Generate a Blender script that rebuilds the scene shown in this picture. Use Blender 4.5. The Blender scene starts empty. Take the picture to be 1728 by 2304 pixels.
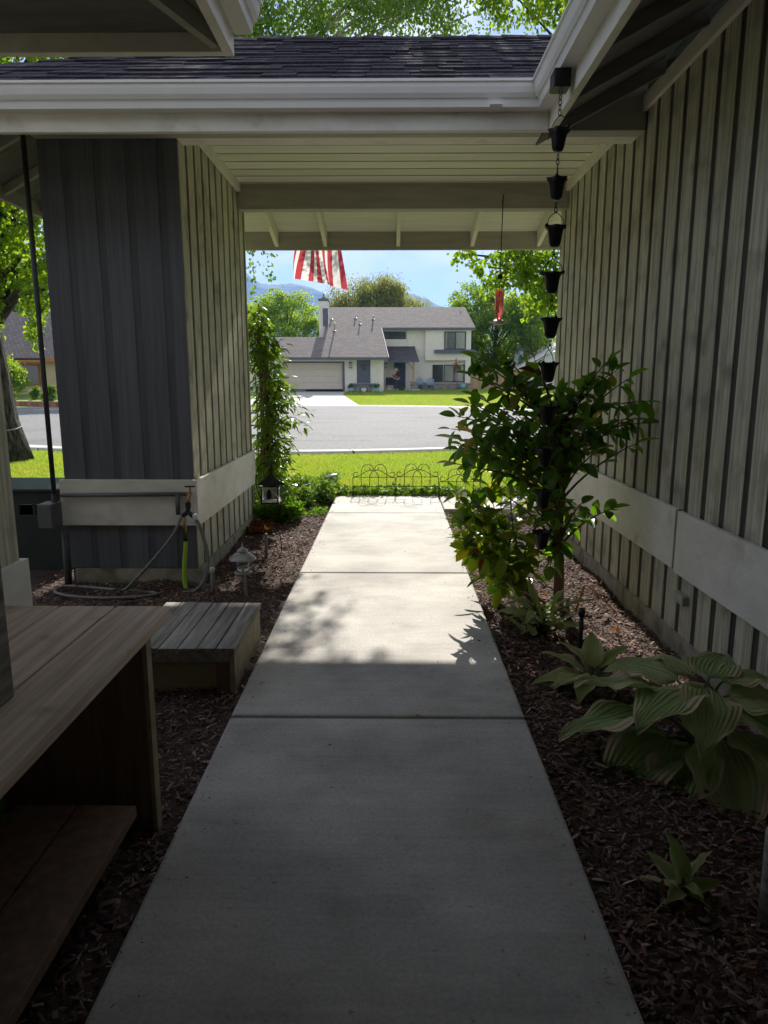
import bpy, math, random
import numpy as np
from mathutils import Vector, Matrix
R = math.radians
scene = bpy.context.scene
col = scene.collection
random.seed(7); rng = np.random.default_rng(11)

# ---------------------------------------------------------------- camera, sky, sun, exposure
cam_d = bpy.data.cameras.new('camera'); cam = bpy.data.objects.new('camera', cam_d); col.objects.link(cam)
cam_d.sensor_fit = 'VERTICAL'; cam_d.sensor_height = 36; cam_d.sensor_width = 27; cam_d.lens = 24.95
cam_d.clip_start = .05; cam_d.clip_end = 12000
cam.location = (0, 0, 1.5); cam.rotation_euler = (R(90 - 10.64), 0, R(.64))
scene.camera = cam
SUN_EL, SUN_AZ = 32.0, 1.5            # azimuth measured from +Y towards +X
world = bpy.data.worlds.new('World'); scene.world = world; world.use_nodes = True
wn, wl = world.node_tree.nodes, world.node_tree.links
wn.clear()
w_out = wn.new('ShaderNodeOutputWorld'); w_bg = wn.new('ShaderNodeBackground')
sky = wn.new('ShaderNodeTexSky'); sky.sky_type = 'NISHITA'; sky.sun_disc = False
sky.sun_elevation = R(SUN_EL); sky.sun_rotation = R(SUN_AZ); sky.air_density = 1.0; sky.dust_density = .35; sky.altitude = 900; sky.ozone_density = 2.4
w_tc = wn.new('ShaderNodeTexCoord'); w_map = wn.new('ShaderNodeMapping'); w_map.inputs['Scale'].default_value = (3.2, 3.2, 7.5)
w_no = wn.new('ShaderNodeTexNoise'); w_no.inputs['Scale'].default_value = 1.9; w_no.inputs['Detail'].default_value = 8; w_no.inputs['Roughness'].default_value = .58
w_ra = wn.new('ShaderNodeValToRGB'); w_ra.color_ramp.elements[0].position = .40; w_ra.color_ramp.elements[1].position = .56; w_ra.color_ramp.elements[0].color = (.08, .08, .08, 1)
w_map.inputs['Location'].default_value = (5, 2, .3)
w_mx = wn.new('ShaderNodeMixRGB'); w_mx.inputs['Color2'].default_value = (9.6, 9.7, 10.2, 1)
w_fa = wn.new('ShaderNodeMath'); w_fa.operation = 'MULTIPLY'; w_fa.inputs[1].default_value = .92
wl.new(w_tc.outputs['Generated'], w_map.inputs['Vector']); wl.new(w_map.outputs['Vector'], w_no.inputs['Vector'])
wl.new(w_no.outputs['Fac'], w_ra.inputs['Fac']); wl.new(w_ra.outputs['Color'], w_fa.inputs[0])
wl.new(w_fa.outputs[0], w_mx.inputs['Fac']); wl.new(sky.outputs['Color'], w_mx.inputs['Color1'])
wl.new(w_mx.outputs['Color'], w_bg.inputs['Color']); wl.new(w_bg.outputs['Background'], w_out.inputs['Surface'])
w_bg.inputs['Strength'].default_value = .066
sun_d = bpy.data.lights.new('sun', 'SUN'); sun_d.energy = 4.8; sun_d.angle = R(.53); sun_d.color = (1, .95, .86)
sun = bpy.data.objects.new('sun', sun_d); col.objects.link(sun)
sv = Vector((math.sin(R(SUN_AZ)) * math.cos(R(SUN_EL)), math.cos(R(SUN_AZ)) * math.cos(R(SUN_EL)), math.sin(R(SUN_EL))))
sun.rotation_euler = sv.to_track_quat('Z', 'Y').to_euler(); sun.location = (0, 30, 25)
scene.view_settings.view_transform = 'Standard'; scene.view_settings.look = 'None'
scene.view_settings.gamma = 1; scene.view_settings.use_curve_mapping = False
scene.view_settings.exposure = .9
scene.render.engine = 'CYCLES'
scene.cycles.max_bounces = 10; scene.cycles.diffuse_bounces = 6; scene.cycles.glossy_bounces = 4
scene.cycles.transmission_bounces = 6; scene.cycles.transparent_max_bounces = 12
scene.cycles.use_denoising = True; scene.cycles.sample_clamp_indirect = 6.0

# ---------------------------------------------------------------- materials
M = {}
def new_mat(name):
    m = bpy.data.materials.new(name); m.use_nodes = True; M[name] = m
    nt = m.node_tree; nt.nodes.clear()
    o = nt.nodes.new('ShaderNodeOutputMaterial')
    return m, nt.nodes, nt.links, o
def mat(name, c1, c2=None, rough=.7, scale=(6, 6, 6), detail=6, bump=0.0, bscale=None, metal=0, spec=.35, objvar=0.0, ramp=(.35, .65), spots=None, bdist=.004):
    """two-tone noise paint; world-space, stretched by scale (grain)."""
    m, n, l, o = new_mat(name)
    p = n.new('ShaderNodeBsdfPrincipled'); l.new(p.outputs['BSDF'], o.inputs['Surface'])
    p.inputs['Roughness'].default_value = rough; p.inputs['Metallic'].default_value = metal; p.inputs['Specular IOR Level'].default_value = spec
    g = n.new('ShaderNodeNewGeometry'); mp = n.new('ShaderNodeMapping'); mp.inputs['Scale'].default_value = scale
    l.new(g.outputs['Position'], mp.inputs['Vector'])
    t = n.new('ShaderNodeTexNoise'); t.inputs['Scale'].default_value = 1; t.inputs['Detail'].default_value = detail; t.inputs['Roughness'].default_value = .62
    l.new(mp.outputs['Vector'], t.inputs['Vector'])
    r = n.new('ShaderNodeValToRGB'); r.color_ramp.elements[0].position = ramp[0]; r.color_ramp.elements[1].position = ramp[1]
    r.color_ramp.elements[0].color = (*c1, 1); r.color_ramp.elements[1].color = (*(c2 or c1), 1)
    l.new(t.outputs['Fac'], r.inputs['Fac'])
    c = r.outputs['Color']
    if spots:
        sc, colr, lo, hi = spots
        t2 = n.new('ShaderNodeTexNoise'); t2.inputs['Scale'].default_value = sc; t2.inputs['Detail'].default_value = 5
        l.new(g.outputs['Position'], t2.inputs['Vector'])
        r2 = n.new('ShaderNodeMapRange'); r2.inputs['From Min'].default_value = lo; r2.inputs['From Max'].default_value = hi
        l.new(t2.outputs['Fac'], r2.inputs['Value'])
        mx = n.new('ShaderNodeMixRGB'); mx.inputs['Color2'].default_value = (*colr, 1)
        l.new(r2.outputs['Result'], mx.inputs['Fac']); l.new(c, mx.inputs['Color1']); c = mx.outputs['Color']
    if objvar:
        oi = n.new('ShaderNodeObjectInfo'); mr = n.new('ShaderNodeMapRange')
        mr.inputs['To Min'].default_value = 1 - objvar; mr.inputs['To Max'].default_value = 1 + objvar
        l.new(oi.outputs['Random'], mr.inputs['Value'])
        hv = n.new('ShaderNodeHueSaturation'); l.new(mr.outputs['Result'], hv.inputs['Value']); l.new(c, hv.inputs['Color']); c = hv.outputs['Color']
    l.new(c, p.inputs['Base Color'])
    if bump:
        b = n.new('ShaderNodeBump'); b.inputs['Strength'].default_value = bump; b.inputs['Distance'].default_value = bdist
        if bscale:
            t3 = n.new('ShaderNodeTexNoise'); t3.inputs['Scale'].default_value = 1; t3.inputs['Detail'].default_value = 5
            mp3 = n.new('ShaderNodeMapping'); mp3.inputs['Scale'].default_value = bscale
            l.new(g.outputs['Position'], mp3.inputs['Vector']); l.new(mp3.outputs['Vector'], t3.inputs['Vector']); l.new(t3.outputs['Fac'], b.inputs['Height'])
        else:
            l.new(t.outputs['Fac'], b.inputs['Height'])
        l.new(b.outputs['Normal'], p.inputs['Normal'])
    return m
def concrete_mat(name):
    m, n, l, o = new_mat(name)
    p = n.new('ShaderNodeBsdfPrincipled'); l.new(p.outputs['BSDF'], o.inputs['Surface']); p.inputs['Roughness'].default_value = .78; p.inputs['Specular IOR Level'].default_value = .35
    g = n.new('ShaderNodeNewGeometry')
    def noise(sc, det, lo, hi, a, b):
        mp = n.new('ShaderNodeMapping'); mp.inputs['Scale'].default_value = sc; l.new(g.outputs['Position'], mp.inputs['Vector'])
        t = n.new('ShaderNodeTexNoise'); t.inputs['Scale'].default_value = 1; t.inputs['Detail'].default_value = det; t.inputs['Roughness'].default_value = .6; l.new(mp.outputs['Vector'], t.inputs['Vector'])
        r = n.new('ShaderNodeMapRange'); r.inputs['From Min'].default_value = lo; r.inputs['From Max'].default_value = hi; r.inputs['To Min'].default_value = a; r.inputs['To Max'].default_value = b; l.new(t.outputs['Fac'], r.inputs['Value'])
        return r.outputs['Result']
    def mul(a, b):
        q = n.new('ShaderNodeMath'); q.operation = 'MULTIPLY'; l.new(a, q.inputs[0]); l.new(b, q.inputs[1]); return q.outputs[0]
    blotch = noise((1.3, 1.6, 1), 7, .33, .67, .64, 1.14); streak = noise((2.0, 34, 1), 6, .3, .7, .93, 1.06); fine = noise((70, 70, 70), 4, .3, .7, .86, 1.13)
    pits = noise((38, 38, 38), 2, .25, .34, .62, 1.0)
    val = mul(mul(blotch, streak), mul(fine, pits))
    stain = noise((2.1, 2.6, 1), 5, .5, .74, 0, .65)
    mx = n.new('ShaderNodeMixRGB'); mx.inputs['Color1'].default_value = (.545, .51, .46, 1); mx.inputs['Color2'].default_value = (.37, .325, .275, 1); l.new(stain, mx.inputs['Fac'])
    hv = n.new('ShaderNodeHueSaturation'); l.new(mx.outputs['Color'], hv.inputs['Color']); l.new(val, hv.inputs['Value']); l.new(hv.outputs['Color'], p.inputs['Base Color'])
    b = n.new('ShaderNodeBump'); b.inputs['Strength'].default_value = .55; b.inputs['Distance'].default_value = .004; l.new(mul(fine, streak), b.inputs['Height']); l.new(b.outputs['Normal'], p.inputs['Normal'])
def leaf_mat(name, c1, c2, trans=.5, rough=.45, spec=.3, c3=None, tcol=None, patch=None):
    """thin leaf: diffuse/gloss plus light passing through, each leaf its own tint."""
    m, n, l, o = new_mat(name)
    g = n.new('ShaderNodeNewGeometry'); oi = n.new('ShaderNodeObjectInfo')
    ad = n.new('ShaderNodeMath'); ad.operation = 'ADD'; fr = n.new('ShaderNodeMath'); fr.operation = 'FRACT'
    l.new(g.outputs['Random Per Island'], ad.inputs[0]); l.new(oi.outputs['Random'], ad.inputs[1]); l.new(ad.outputs[0], fr.inputs[0])
    r = n.new('ShaderNodeValToRGB'); r.color_ramp.elements[0].color = (*c1, 1); r.color_ramp.elements[1].color = (*c2, 1)
    if c3:
        e = r.color_ramp.elements.new(.93); e.color = (*c2, 1); r.color_ramp.elements[-1].color = (*c3, 1)
    l.new(fr.outputs[0], r.inputs['Fac']); rc_ = r.outputs['Color']
    if patch:
        pn = n.new('ShaderNodeTexNoise'); pn.inputs['Scale'].default_value = patch[0]; pn.inputs['Detail'].default_value = 5; l.new(g.outputs['Position'], pn.inputs['Vector'])
        pr_ = n.new('ShaderNodeMapRange'); pr_.inputs['From Min'].default_value = .45; pr_.inputs['From Max'].default_value = .75; l.new(pn.outputs['Fac'], pr_.inputs['Value'])
        pm = n.new('ShaderNodeMixRGB'); pm.inputs['Color2'].default_value = (*patch[1], 1); l.new(pr_.outputs['Result'], pm.inputs['Fac']); l.new(rc_, pm.inputs['Color1']); rc_ = pm.outputs['Color']
    p = n.new('ShaderNodeBsdfPrincipled'); p.inputs['Roughness'].default_value = rough; p.inputs['Specular IOR Level'].default_value = spec
    l.new(rc_, p.inputs['Base Color'])
    t = n.new('ShaderNodeBsdfTranslucent'); hs = n.new('ShaderNodeMixRGB'); hs.blend_type = 'MULTIPLY'; hs.inputs['Fac'].default_value = 1
    hs.inputs['Color2'].default_value = (*(tcol or (1.7, 1.6, .6)), 1); l.new(rc_, hs.inputs['Color1']); l.new(hs.outputs['Color'], t.inputs['Color'])
    x = n.new('ShaderNodeMixShader'); x.inputs['Fac'].default_value = trans
    l.new(p.outputs['BSDF'], x.inputs[1]); l.new(t.outputs['BSDF'], x.inputs[2]); l.new(x.outputs['Shader'], o.inputs['Surface'])
    return m
def glass_mat(name, c, rough=.05, trans=.9):
    m, n, l, o = new_mat(name)
    p = n.new('ShaderNodeBsdfPrincipled'); p.inputs['Base Color'].default_value = (*c, 1); p.inputs['Roughness'].default_value = rough
    p.inputs['Transmission Weight'].default_value = trans; p.inputs['IOR'].default_value = 1.45
    l.new(p.outputs['BSDF'], o.inputs['Surface']); return m
def roof_mat(name, c1, c2, sx, sy, mortar):
    m, n, l, o = new_mat(name)
    p = n.new('ShaderNodeBsdfPrincipled'); p.inputs['Roughness'].default_value = .85; l.new(p.outputs['BSDF'], o.inputs['Surface'])
    g = n.new('ShaderNodeNewGeometry'); mp = n.new('ShaderNodeMapping'); mp.inputs['Scale'].default_value = (1 / sx, 1 / sy, 0)
    l.new(g.outputs['Position'], mp.inputs['Vector'])
    b = n.new('ShaderNodeTexBrick'); b.inputs['Scale'].default_value = 1; b.inputs['Brick Width'].default_value = 1; b.inputs['Row Height'].default_value = 1
    b.inputs['Mortar Size'].default_value = .06; b.inputs['Color1'].default_value = (*c1, 1); b.inputs['Color2'].default_value = (*c2, 1); b.inputs['Mortar'].default_value = (*mortar, 1)
    l.new(mp.outputs['Vector'], b.inputs['Vector']); l.new(b.outputs['Color'], p.inputs['Base Color'])
    bp = n.new('ShaderNodeBump'); bp.inputs['Strength'].default_value = .6; bp.inputs['Distance'].default_value = .02; bp.invert = True
    l.new(b.outputs['Fac'], bp.inputs['Height']); l.new(bp.outputs['Normal'], p.inputs['Normal']); return m

mat('siding', (.36, .34, .245), (.68, .645, .495), .75, (60, 60, 1.6), 11, .9, (60, 60, 3), objvar=.09, spots=(5, (.24, .215, .165), .5, .78), bdist=.003)
mat('siding_front', (.112, .112, .126), (.158, .158, .176), .75, (60, 60, 1.6), 10, .6, (60, 60, 3), objvar=.06, bdist=.003)  # darker, bluer tone than siding, for the pier's front boards only
mat('front_gap', (.085, .088, .097), (.12, .124, .135), .85, (26, 26, 1.3), 8, .3)
mat('siding_ceiling', (.72, .71, .58), (.84, .82, .69), .75, (1.3, 26, 26), 8, .6, (3, 60, 60), objvar=.07, bdist=.003)
mat('siding_gap', (.06, .055, .046), (.095, .086, .072), .9, (20, 20, 2), 6, .3)
mat('trim', (.72, .685, .60), (.84, .805, .72), .62, (5, 5, 9), 8, .5, (22, 22, 60), objvar=.04, spots=(5, (.42, .38, .3), .6, .9), bdist=.003)
mat('trim_dark', (.36, .35, .29), (.46, .445, .37), .7, (2, 20, 20), 8, .5, (4, 50, 50), bdist=.003)
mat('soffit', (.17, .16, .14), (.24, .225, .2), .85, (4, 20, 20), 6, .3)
mat('gutter', (.72, .70, .66), (.78, .76, .72), .38, (3, 3, 3), 4, 0, spec=.5)
mat('foundation', (.28, .25, .19), (.42, .38, .3), .9, (9, 9, 9), 8, .6, bdist=.006, spots=(6, (.17, .15, .1), .52, .7))
mat('shingle', (.03, .027, .036), (.068, .061, .074), .97, (60, 60, 60), 6, .8, objvar=.22, bdist=.004, spec=.05)
mat('bare_wood', (.2, .12, .065), (.3, .19, .11), .8, (20, 20, 2), 8, .4)
concrete_mat('concrete')
mat('concrete_joint', (.10, .09, .08), (.15, .14, .12), .9)
mat('soil', (.035, .022, .016), (.07, .045, .034), .95, (20, 20, 20), 8, 1, bdist=.02)
mat('asphalt', (.12, .118, .118), (.24, .236, .236), .88, (9, 14, 1), 12, .5, (60, 60, 60), bdist=.006, spots=(.5, (.13, .128, .127), .5, .8))
mat('road_seal', (.06, .06, .062), (.1, .1, .102), .8)
mat('kerb_concrete', (.5, .48, .44), (.62, .6, .55), .85, (4, 4, 4), 6, .3)
mat('driveway_concrete', (.40, .39, .37), (.5, .485, .46), .85, (1.2, 1.2, 1), 6, .2)
mat('ground_earth', (.09, .11, .035), (.14, .15, .05), .95, (.3, .3, .3), 6, .3)
mat('turf', (.18, .27, .06), (.26, .35, .09), .9, (.9, .9, .9), 8, .9, (26, 26, 26), bdist=.03)
mat('weathered_wood', (.16, .14, .118), (.4, .365, .315), .85, (34, 2.2, 34), 9, .8, (70, 4, 70), objvar=.12, bdist=.004)
mat('cedar', (.47, .345, .25), (.76, .6, .465), .6, (42, 1.5, 42), 10, .6, (90, 3, 90), objvar=.14, bdist=.002, spots=(4.2, (.17, .105, .065), .57, .74))
mat('cedar_dark', (.13, .08, .05), (.22, .14, .09), .7, (30, 30, 1.5), 8, .3)
mat('step_frame', (.3, .24, .15), (.42, .35, .23), .8, (3, 20, 20), 8, .4)
mat('dark_iron', (.012, .011, .012), (.025, .022, .022), .55, (30, 30, 30), metal=.4)
mat('bronze_cup', (.010, .009, .011), (.022, .018, .018), .42, (30, 30, 30), metal=.55, bump=.3)
mat('pewter', (.30, .29, .26), (.40, .385, .345), .45, (20, 20, 20), metal=.3)
mat('grey_plastic', (.12, .12, .12), (.16, .158, .155), .6)
mat('black_plastic', (.014, .014, .015), (.022, .022, .022), .5)
mat('white_plastic', (.62, .62, .6), (.7, .7, .67), .5)
mat('hose_grey', (.15, .148, .135), (.23, .225, .2), .5, (40, 40, 40))
mat('hose_green', (.33, .58, .02), (.42, .68, .03), .45)
mat('brass', (.32, .2, .09), (.4, .26, .13), .45, metal=.7)
mat('cabinet_green', (.02, .03, .026), (.03, .043, .037), .5, (3, 3, 3))
mat('conduit', (.05, .05, .052), (.08, .08, .08), .6)
mat('stone_pale', (.4, .37, .31), (.52, .49, .42), .85, (14, 14, 14), bump=.5)
mat('bark', (.02, .016, .012), (.15, .125, .1), .95, (22, 22, 4), 10, 1, bdist=.12, ramp=(.42, .66))
mat('bark_pale', (.3, .28, .24), (.45, .43, .38), .9, (6, 6, 20), 6, .5)
mat('twig', (.11, .07, .045), (.2, .14, .09), .85, (30, 30, 6), 5, .4)
mat('camellia_bark', (.13, .085, .055), (.22, .16, .11), .85, (30, 30, 5), 5, .5)
mat('mulch_bed', (.045, .028, .021), (.1, .062, .047), .95, (30, 30, 30), 8, 1, bdist=.02)
leaf_mat('mulch_chip', (.045, .027, .02), (.30, .185, .145), 0.0, .85, .2, (.58, .43, .35))
leaf_mat('grass', (.19, .27, .06), (.29, .36, .1), .5, .6, .2, tcol=(1.8, 1.8, .6), patch=(.9, (.3, .3, .09)))
leaf_mat('leaf_tree', (.08, .165, .02), (.22, .31, .04), .58, .5, .25, tcol=(2.0, 1.9, .5))
leaf_mat('leaf_tree_dark', (.08, .16, .035), (.16, .25, .055), .45, .5, .25, tcol=(1.7, 1.7, .6))
leaf_mat('leaf_far', (.15, .25, .045), (.26, .35, .08), .65, .6, .15, tcol=(1.9, 1.8, .6))
leaf_mat('leaf_willow', (.18, .21, .07), (.28, .3, .12), .6, .6, .15, tcol=(1.5, 1.4, .7))
leaf_mat('leaf_camellia', (.02, .05, .014), (.055, .105, .024), .42, .28, .5, (.16, .10, .02), tcol=(6.5, 6.6, 1.0))
leaf_mat('leaf_camellia_glow', (.06, .115, .016), (.14, .20, .026), .5, .3, .45, (.3, .26, .03), tcol=(2.6, 2.5, .6))  # low leaves: sun glow put into the colour; a few truly yellowed
leaf_mat('leaf_brown', (.10, .04, .02), (.2, .09, .04), .3, .7, .1)
leaf_mat('leaf_vine', (.05, .12, .014), (.13, .21, .03), .5, .4, .3, tcol=(2.0, 1.9, .5))
leaf_mat('leaf_ivy', (.08, .17, .03), (.22, .31, .07), .4, .3, .45, tcol=(1.6, 1.6, .6))
leaf_mat('leaf_herb', (.07, .17, .014), (.14, .25, .03), .5, .5, .2, tcol=(1.6, 1.6, .6))
leaf_mat('petal_pink', (.5, .05, .09), (.62, .12, .16), .3, .6, .1)
leaf_mat('petal_white', (.6, .5, .48), (.75, .66, .62), .3, .6, .1)
leaf_mat('leaf_red', (.18, .015, .02), (.28, .04, .04), .3, .6, .1)
# neighbours' houses
mat('stucco', (.74, .68, .61), (.81, .745, .67), .9, (3, 3, 3), 6, .3, (40, 40, 40))
mat('stucco_cream', (.6, .48, .3), (.66, .53, .34), .9, (3, 3, 3))
mat('paint_slate', (.10, .115, .15), (.125, .14, .18), .6, (3, 3, 3))
mat('paint_orange', (.45, .17, .045), (.52, .2, .06), .7, (3, 3, 3))
mat('garage_door', (.62, .53, .44), (.66, .57, .48), .6, (3, 3, 3))
mat('window_frame', (.03, .03, .034), (.045, .045, .05), .5)
mat('porch_wood', (.42, .25, .11), (.5, .31, .15), .7, (8, 8, 2))
mat('stone_grey', (.22, .2, .18), (.32, .29, .26), .9, (6, 6, 6), 6, .6, objvar=.3)
mat('curtain', (.4, .36, .3), (.5, .46, .39), .9, (4, 4, 1))
mat('door_teal', (.035, .06, .085), (.05, .08, .11), .5)
mat('pot_blue', (.17, .38, .42), (.22, .44, .48), .4, (8, 8, 8))
mat('pot_white', (.6, .62, .62), (.66, .68, .68), .5)
mat('chair_blue', (.22, .28, .38), (.27, .33, .43), .6)
mat('fence_wood', (.36, .22, .12), (.48, .31, .18), .85, (8, 8, 1), objvar=.12)
mat('brick_red', (.24, .095, .07), (.33, .14, .1), .9, (6, 6, 6), objvar=.2)
mat('roof_white', (.62, .6, .57), (.7, .68, .65), .8)
mat('chimney_pale', (.5, .53, .58), (.56, .59, .63), .85)
mat('mountain', (.06, .08, .06), (.1, .11, .085), .95, (.004, .004, .006), 8, 1, bdist=30)
roof_mat('roof_brown', (.165, .135, .12), (.235, .195, .175), .32, .22, (.085, .07, .065))
roof_mat('roof_dark', (.07, .06, .065), (.1, .085, .09), .3, .2, (.04, .035, .04))
mw = mat('window_glass', (.02, .024, .03), (.03, .034, .04), .06, spec=.9)
glass_mat('clear_glass', (.92, .95, .93), .08, .92)
glass_mat('red_glass', (1.0, .2, .14), .12, .8)

# ---------------------------------------------------------------- builders
def wloc(o):
    v = Vector((0, 0, 0))
    while o is not None:
        v = v + Vector(o.location); o = o.parent
    return v
def link(o, parent=None):
    col.objects.link(o)
    if parent is not None: o.parent = parent
    return o
def tag(o, label, cat, group=None):
    o['label'] = label; o['category'] = cat
    if group: o['group'] = group
    return o
def thing(name, label, cat, loc=(0, 0, 0), group=None):
    o = bpy.data.objects.new(name, None); o.location = loc; link(o); o.empty_display_size = .1
    return tag(o, label, cat, group)
def kind(o, k): o['kind'] = k; return o

class MB:
    def __init__(s): s.v = []; s.f = []
    def add(s, v, f):
        b = len(s.v); s.v += [tuple(p) for p in v]; s.f += [tuple(i + b for i in q) for q in f]; return s
    def box(s, x0, x1, y0, y1, z0, z1):
        v = [(x, y, z) for z in (z0, z1) for y in (y0, y1) for x in (x0, x1)]
        return s.add(v, [(0, 2, 3, 1), (4, 5, 7, 6), (0, 1, 5, 4), (2, 6, 7, 3), (0, 4, 6, 2), (1, 3, 7, 5)])
    def bar(s, a, b, w, h, up=(0, 0, 1)):
        a, b = Vector(a), Vector(b); d = (b - a).normalized(); u = Vector(up)
        r = d.cross(u).normalized(); u = r.cross(d).normalized()
        v = []
        for p in (a, b):
            for i, j in ((-1, -1), (1, -1), (1, 1), (-1, 1)): v.append(p + r * i * w / 2 + u * j * h / 2)
        return s.add(v, [(0, 1, 2, 3), (7, 6, 5, 4), (0, 4, 5, 1), (1, 5, 6, 2), (2, 6, 7, 3), (3, 7, 4, 0)])
    def tube(s, pts, r, n=8, cap=True):
        P = [Vector(p) for p in pts]; rs = r if isinstance(r, (list, tuple)) else [r] * len(P)
        t0 = (P[1] - P[0]).normalized(); u = t0.orthogonal().normalized()
        v = []; f = []
        for i, p in enumerate(P):
            t = (P[min(i + 1, len(P) - 1)] - P[max(i - 1, 0)]).normalized()
            u = (u - t * u.dot(t)); u = u.normalized() if u.length > 1e-6 else t.orthogonal().normalized()
            w = t.cross(u)
            for k in range(n):
                a = 2 * math.pi * k / n; v.append(p + (u * math.cos(a) + w * math.sin(a)) * rs[i])
        for i in range(len(P) - 1):
            for k in range(n):
                k2 = (k + 1) % n; f.append((i * n + k, i * n + k2, (i + 1) * n + k2, (i + 1) * n + k))
        if cap: f += [tuple(range(n - 1, -1, -1)), tuple((len(P) - 1) * n + k for k in range(n))]
        return s.add(v, f)
    def lathe(s, prof, c=(0, 0, 0), n=20, wav=None):
        v = []; f = []; m = len(prof)
        for i, (r, z) in enumerate(prof):
            for k in range(n):
                a = 2 * math.pi * k / n; q = r
                if wav: q = r * (1 + wav[i] * math.cos(6 * a))
                v.append((c[0] + q * math.cos(a), c[1] + q * math.sin(a), c[2] + z))
        for i in range(m - 1):
            for k in range(n):
                k2 = (k + 1) % n; f.append((i * n + k, i * n + k2, (i + 1) * n + k2, (i + 1) * n + k))
        if prof[0][0] > 1e-4: f.append(tuple(range(n - 1, -1, -1)))
        return s.add(v, f)
    def prism(s, poly, d):
        d = Vector(d); n = len(poly); a = [Vector(p) for p in poly]
        return s.add(a + [p + d for p in a], [tuple(range(n - 1, -1, -1)), tuple(range(n, 2 * n))] + [(i, (i + 1) % n, n + (i + 1) % n, n + i) for i in range(n)])
    def ribbon(s, A, B):
        n = len(A); return s.add(list(A) + list(B), [(i, i + 1, n + i + 1, n + i) for i in range(n - 1)])
    def mesh(s, name, m, smooth=False, off=None):
        me = bpy.data.meshes.new(name)
        vs = s.v if off is None else [(p[0] - off[0], p[1] - off[1], p[2] - off[2]) for p in s.v]
        me.from_pydata(vs, [], s.f); me.materials.append(M[m])
        if smooth: me.polygons.foreach_set('use_smooth', [True] * len(me.polygons))
        me.update(); return me
    def build(s, name, m, parent=None, smooth=False, bevel=0):
        o = bpy.data.objects.new(name, s.mesh(name, m, smooth, wloc(parent)))
        link(o, parent)
        if bevel:
            b = o.modifiers.new('bevel', 'BEVEL'); b.width = bevel; b.segments = 2; b.limit_method = 'ANGLE'
        return o
def npmesh(name, V, F, m, smooth=False):
    me = bpy.data.meshes.new(name); V = np.asarray(V, np.float32); F = np.asarray(F, np.int32); k = F.shape[1]
    me.vertices.add(len(V)); me.vertices.foreach_set('co', V.ravel())
    me.loops.add(F.size); me.loops.foreach_set('vertex_index', F.ravel())
    me.polygons.add(len(F)); me.polygons.foreach_set('loop_start', np.arange(0, F.size, k, dtype=np.int32))
    me.polygons.foreach_set('loop_total', np.full(len(F), k, np.int32))
    if smooth: me.polygons.foreach_set('use_smooth', np.ones(len(F), bool))
    me.update(calc_edges=True); me.materials.append(M[m]); return me
def inst(name, me, parent, mw):
    o = bpy.data.objects.new(name, me); link(o, parent)
    o.matrix_local = Matrix.Translation(-wloc(parent)) @ mw if parent is not None else mw
    return o
def B(name, m, parent, *boxes, bevel=0):
    mb = MB()
    for b in boxes: mb.box(*b)
    return mb.build(name, m, parent, bevel=bevel)
def grid_sheet(name, xs, ys, zf, m):
    X, Y = np.meshgrid(xs, ys); Z = zf(X, Y)
    V = np.stack([X, Y, Z], -1).reshape(-1, 3); nx = len(xs); i = np.arange((len(ys) - 1) * nx).reshape(-1, nx)[:, :-1].ravel()
    return bpy.data.objects.new(name, npmesh(name, V, np.stack([i, i + 1, i + nx + 1, i + nx], 1), m, True))
def curl(c, r0, r1, a0, a1, n, plane='xz'):
    out = []
    for i in range(n + 1):
        t = i / n; a = R(a0 + (a1 - a0) * t); r = r0 + (r1 - r0) * t
        out.append((c[0] + r * math.cos(a), c[1], c[2] + r * math.sin(a)))
    return out
def bez(p0, p1, p2, p3, n=12):
    p0, p1, p2, p3 = map(Vector, (p0, p1, p2, p3)); o = []
    for i in range(n + 1):
        t = i / n; o.append(p0 * (1 - t) ** 3 + p1 * 3 * t * (1 - t) ** 2 + p2 * 3 * t * t * (1 - t) + p3 * t ** 3)
    return o
def spline(pts, n=8):
    P = [Vector(p) for p in pts]; P = [2 * P[0] - P[1]] + P + [2 * P[-1] - P[-2]]; o = []
    for i in range(1, len(P) - 2):
        for k in range(n):
            t = k / n; a, b, c, d = P[i - 1], P[i], P[i + 1], P[i + 2]
            o.append(.5 * ((2 * b) + (c - a) * t + (2 * a - 5 * b + 4 * c - d) * t * t + (3 * b - a - 3 * c + d) * t ** 3))
    return o + [P[-2]]

# leaves as numpy soup (folded rhombs)
def leaf_soup(P, L, W, D=None, droop=0.0, fold=.25):
    n = len(P); P = np.asarray(P, float)
    if D is None: D = rng.normal(size=(n, 3))
    D = D.copy(); D[:, 2] -= droop; D /= np.linalg.norm(D, axis=1)[:, None] + 1e-9
    U = rng.normal(size=(n, 3)); U -= (U * D).sum(1)[:, None] * D; U /= np.linalg.norm(U, axis=1)[:, None] + 1e-9
    N = np.cross(D, U); L = np.broadcast_to(L, n)[:, None]; W = np.broadcast_to(W, n)[:, None]
    a = P; b = P + D * L * .45 + U * W * .5 + N * W * fold; c = P + D * L; d = P + D * L * .45 - U * W * .5 + N * W * fold
    V = np.stack([a, b, c, d], 1).reshape(-1, 3); i = np.arange(n)[:, None] * 4
    F = np.concatenate([i + np.array([[0, 1, 2]]), i + np.array([[0, 2, 3]])], 0)
    return V, F
def clump_points(c, r, n, sub=14, sig=.2, flat=.85):
    c = np.asarray(c, float); d = rng.normal(size=(sub, 3)); d /= np.linalg.norm(d, axis=1)[:, None]
    s = c + d * (r * rng.uniform(.35, 1, (sub, 1)) ** .6) * np.array([1, 1, flat])
    k = rng.integers(0, sub, n)
    return s[k] + rng.normal(size=(n, 3)) * r * sig
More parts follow.
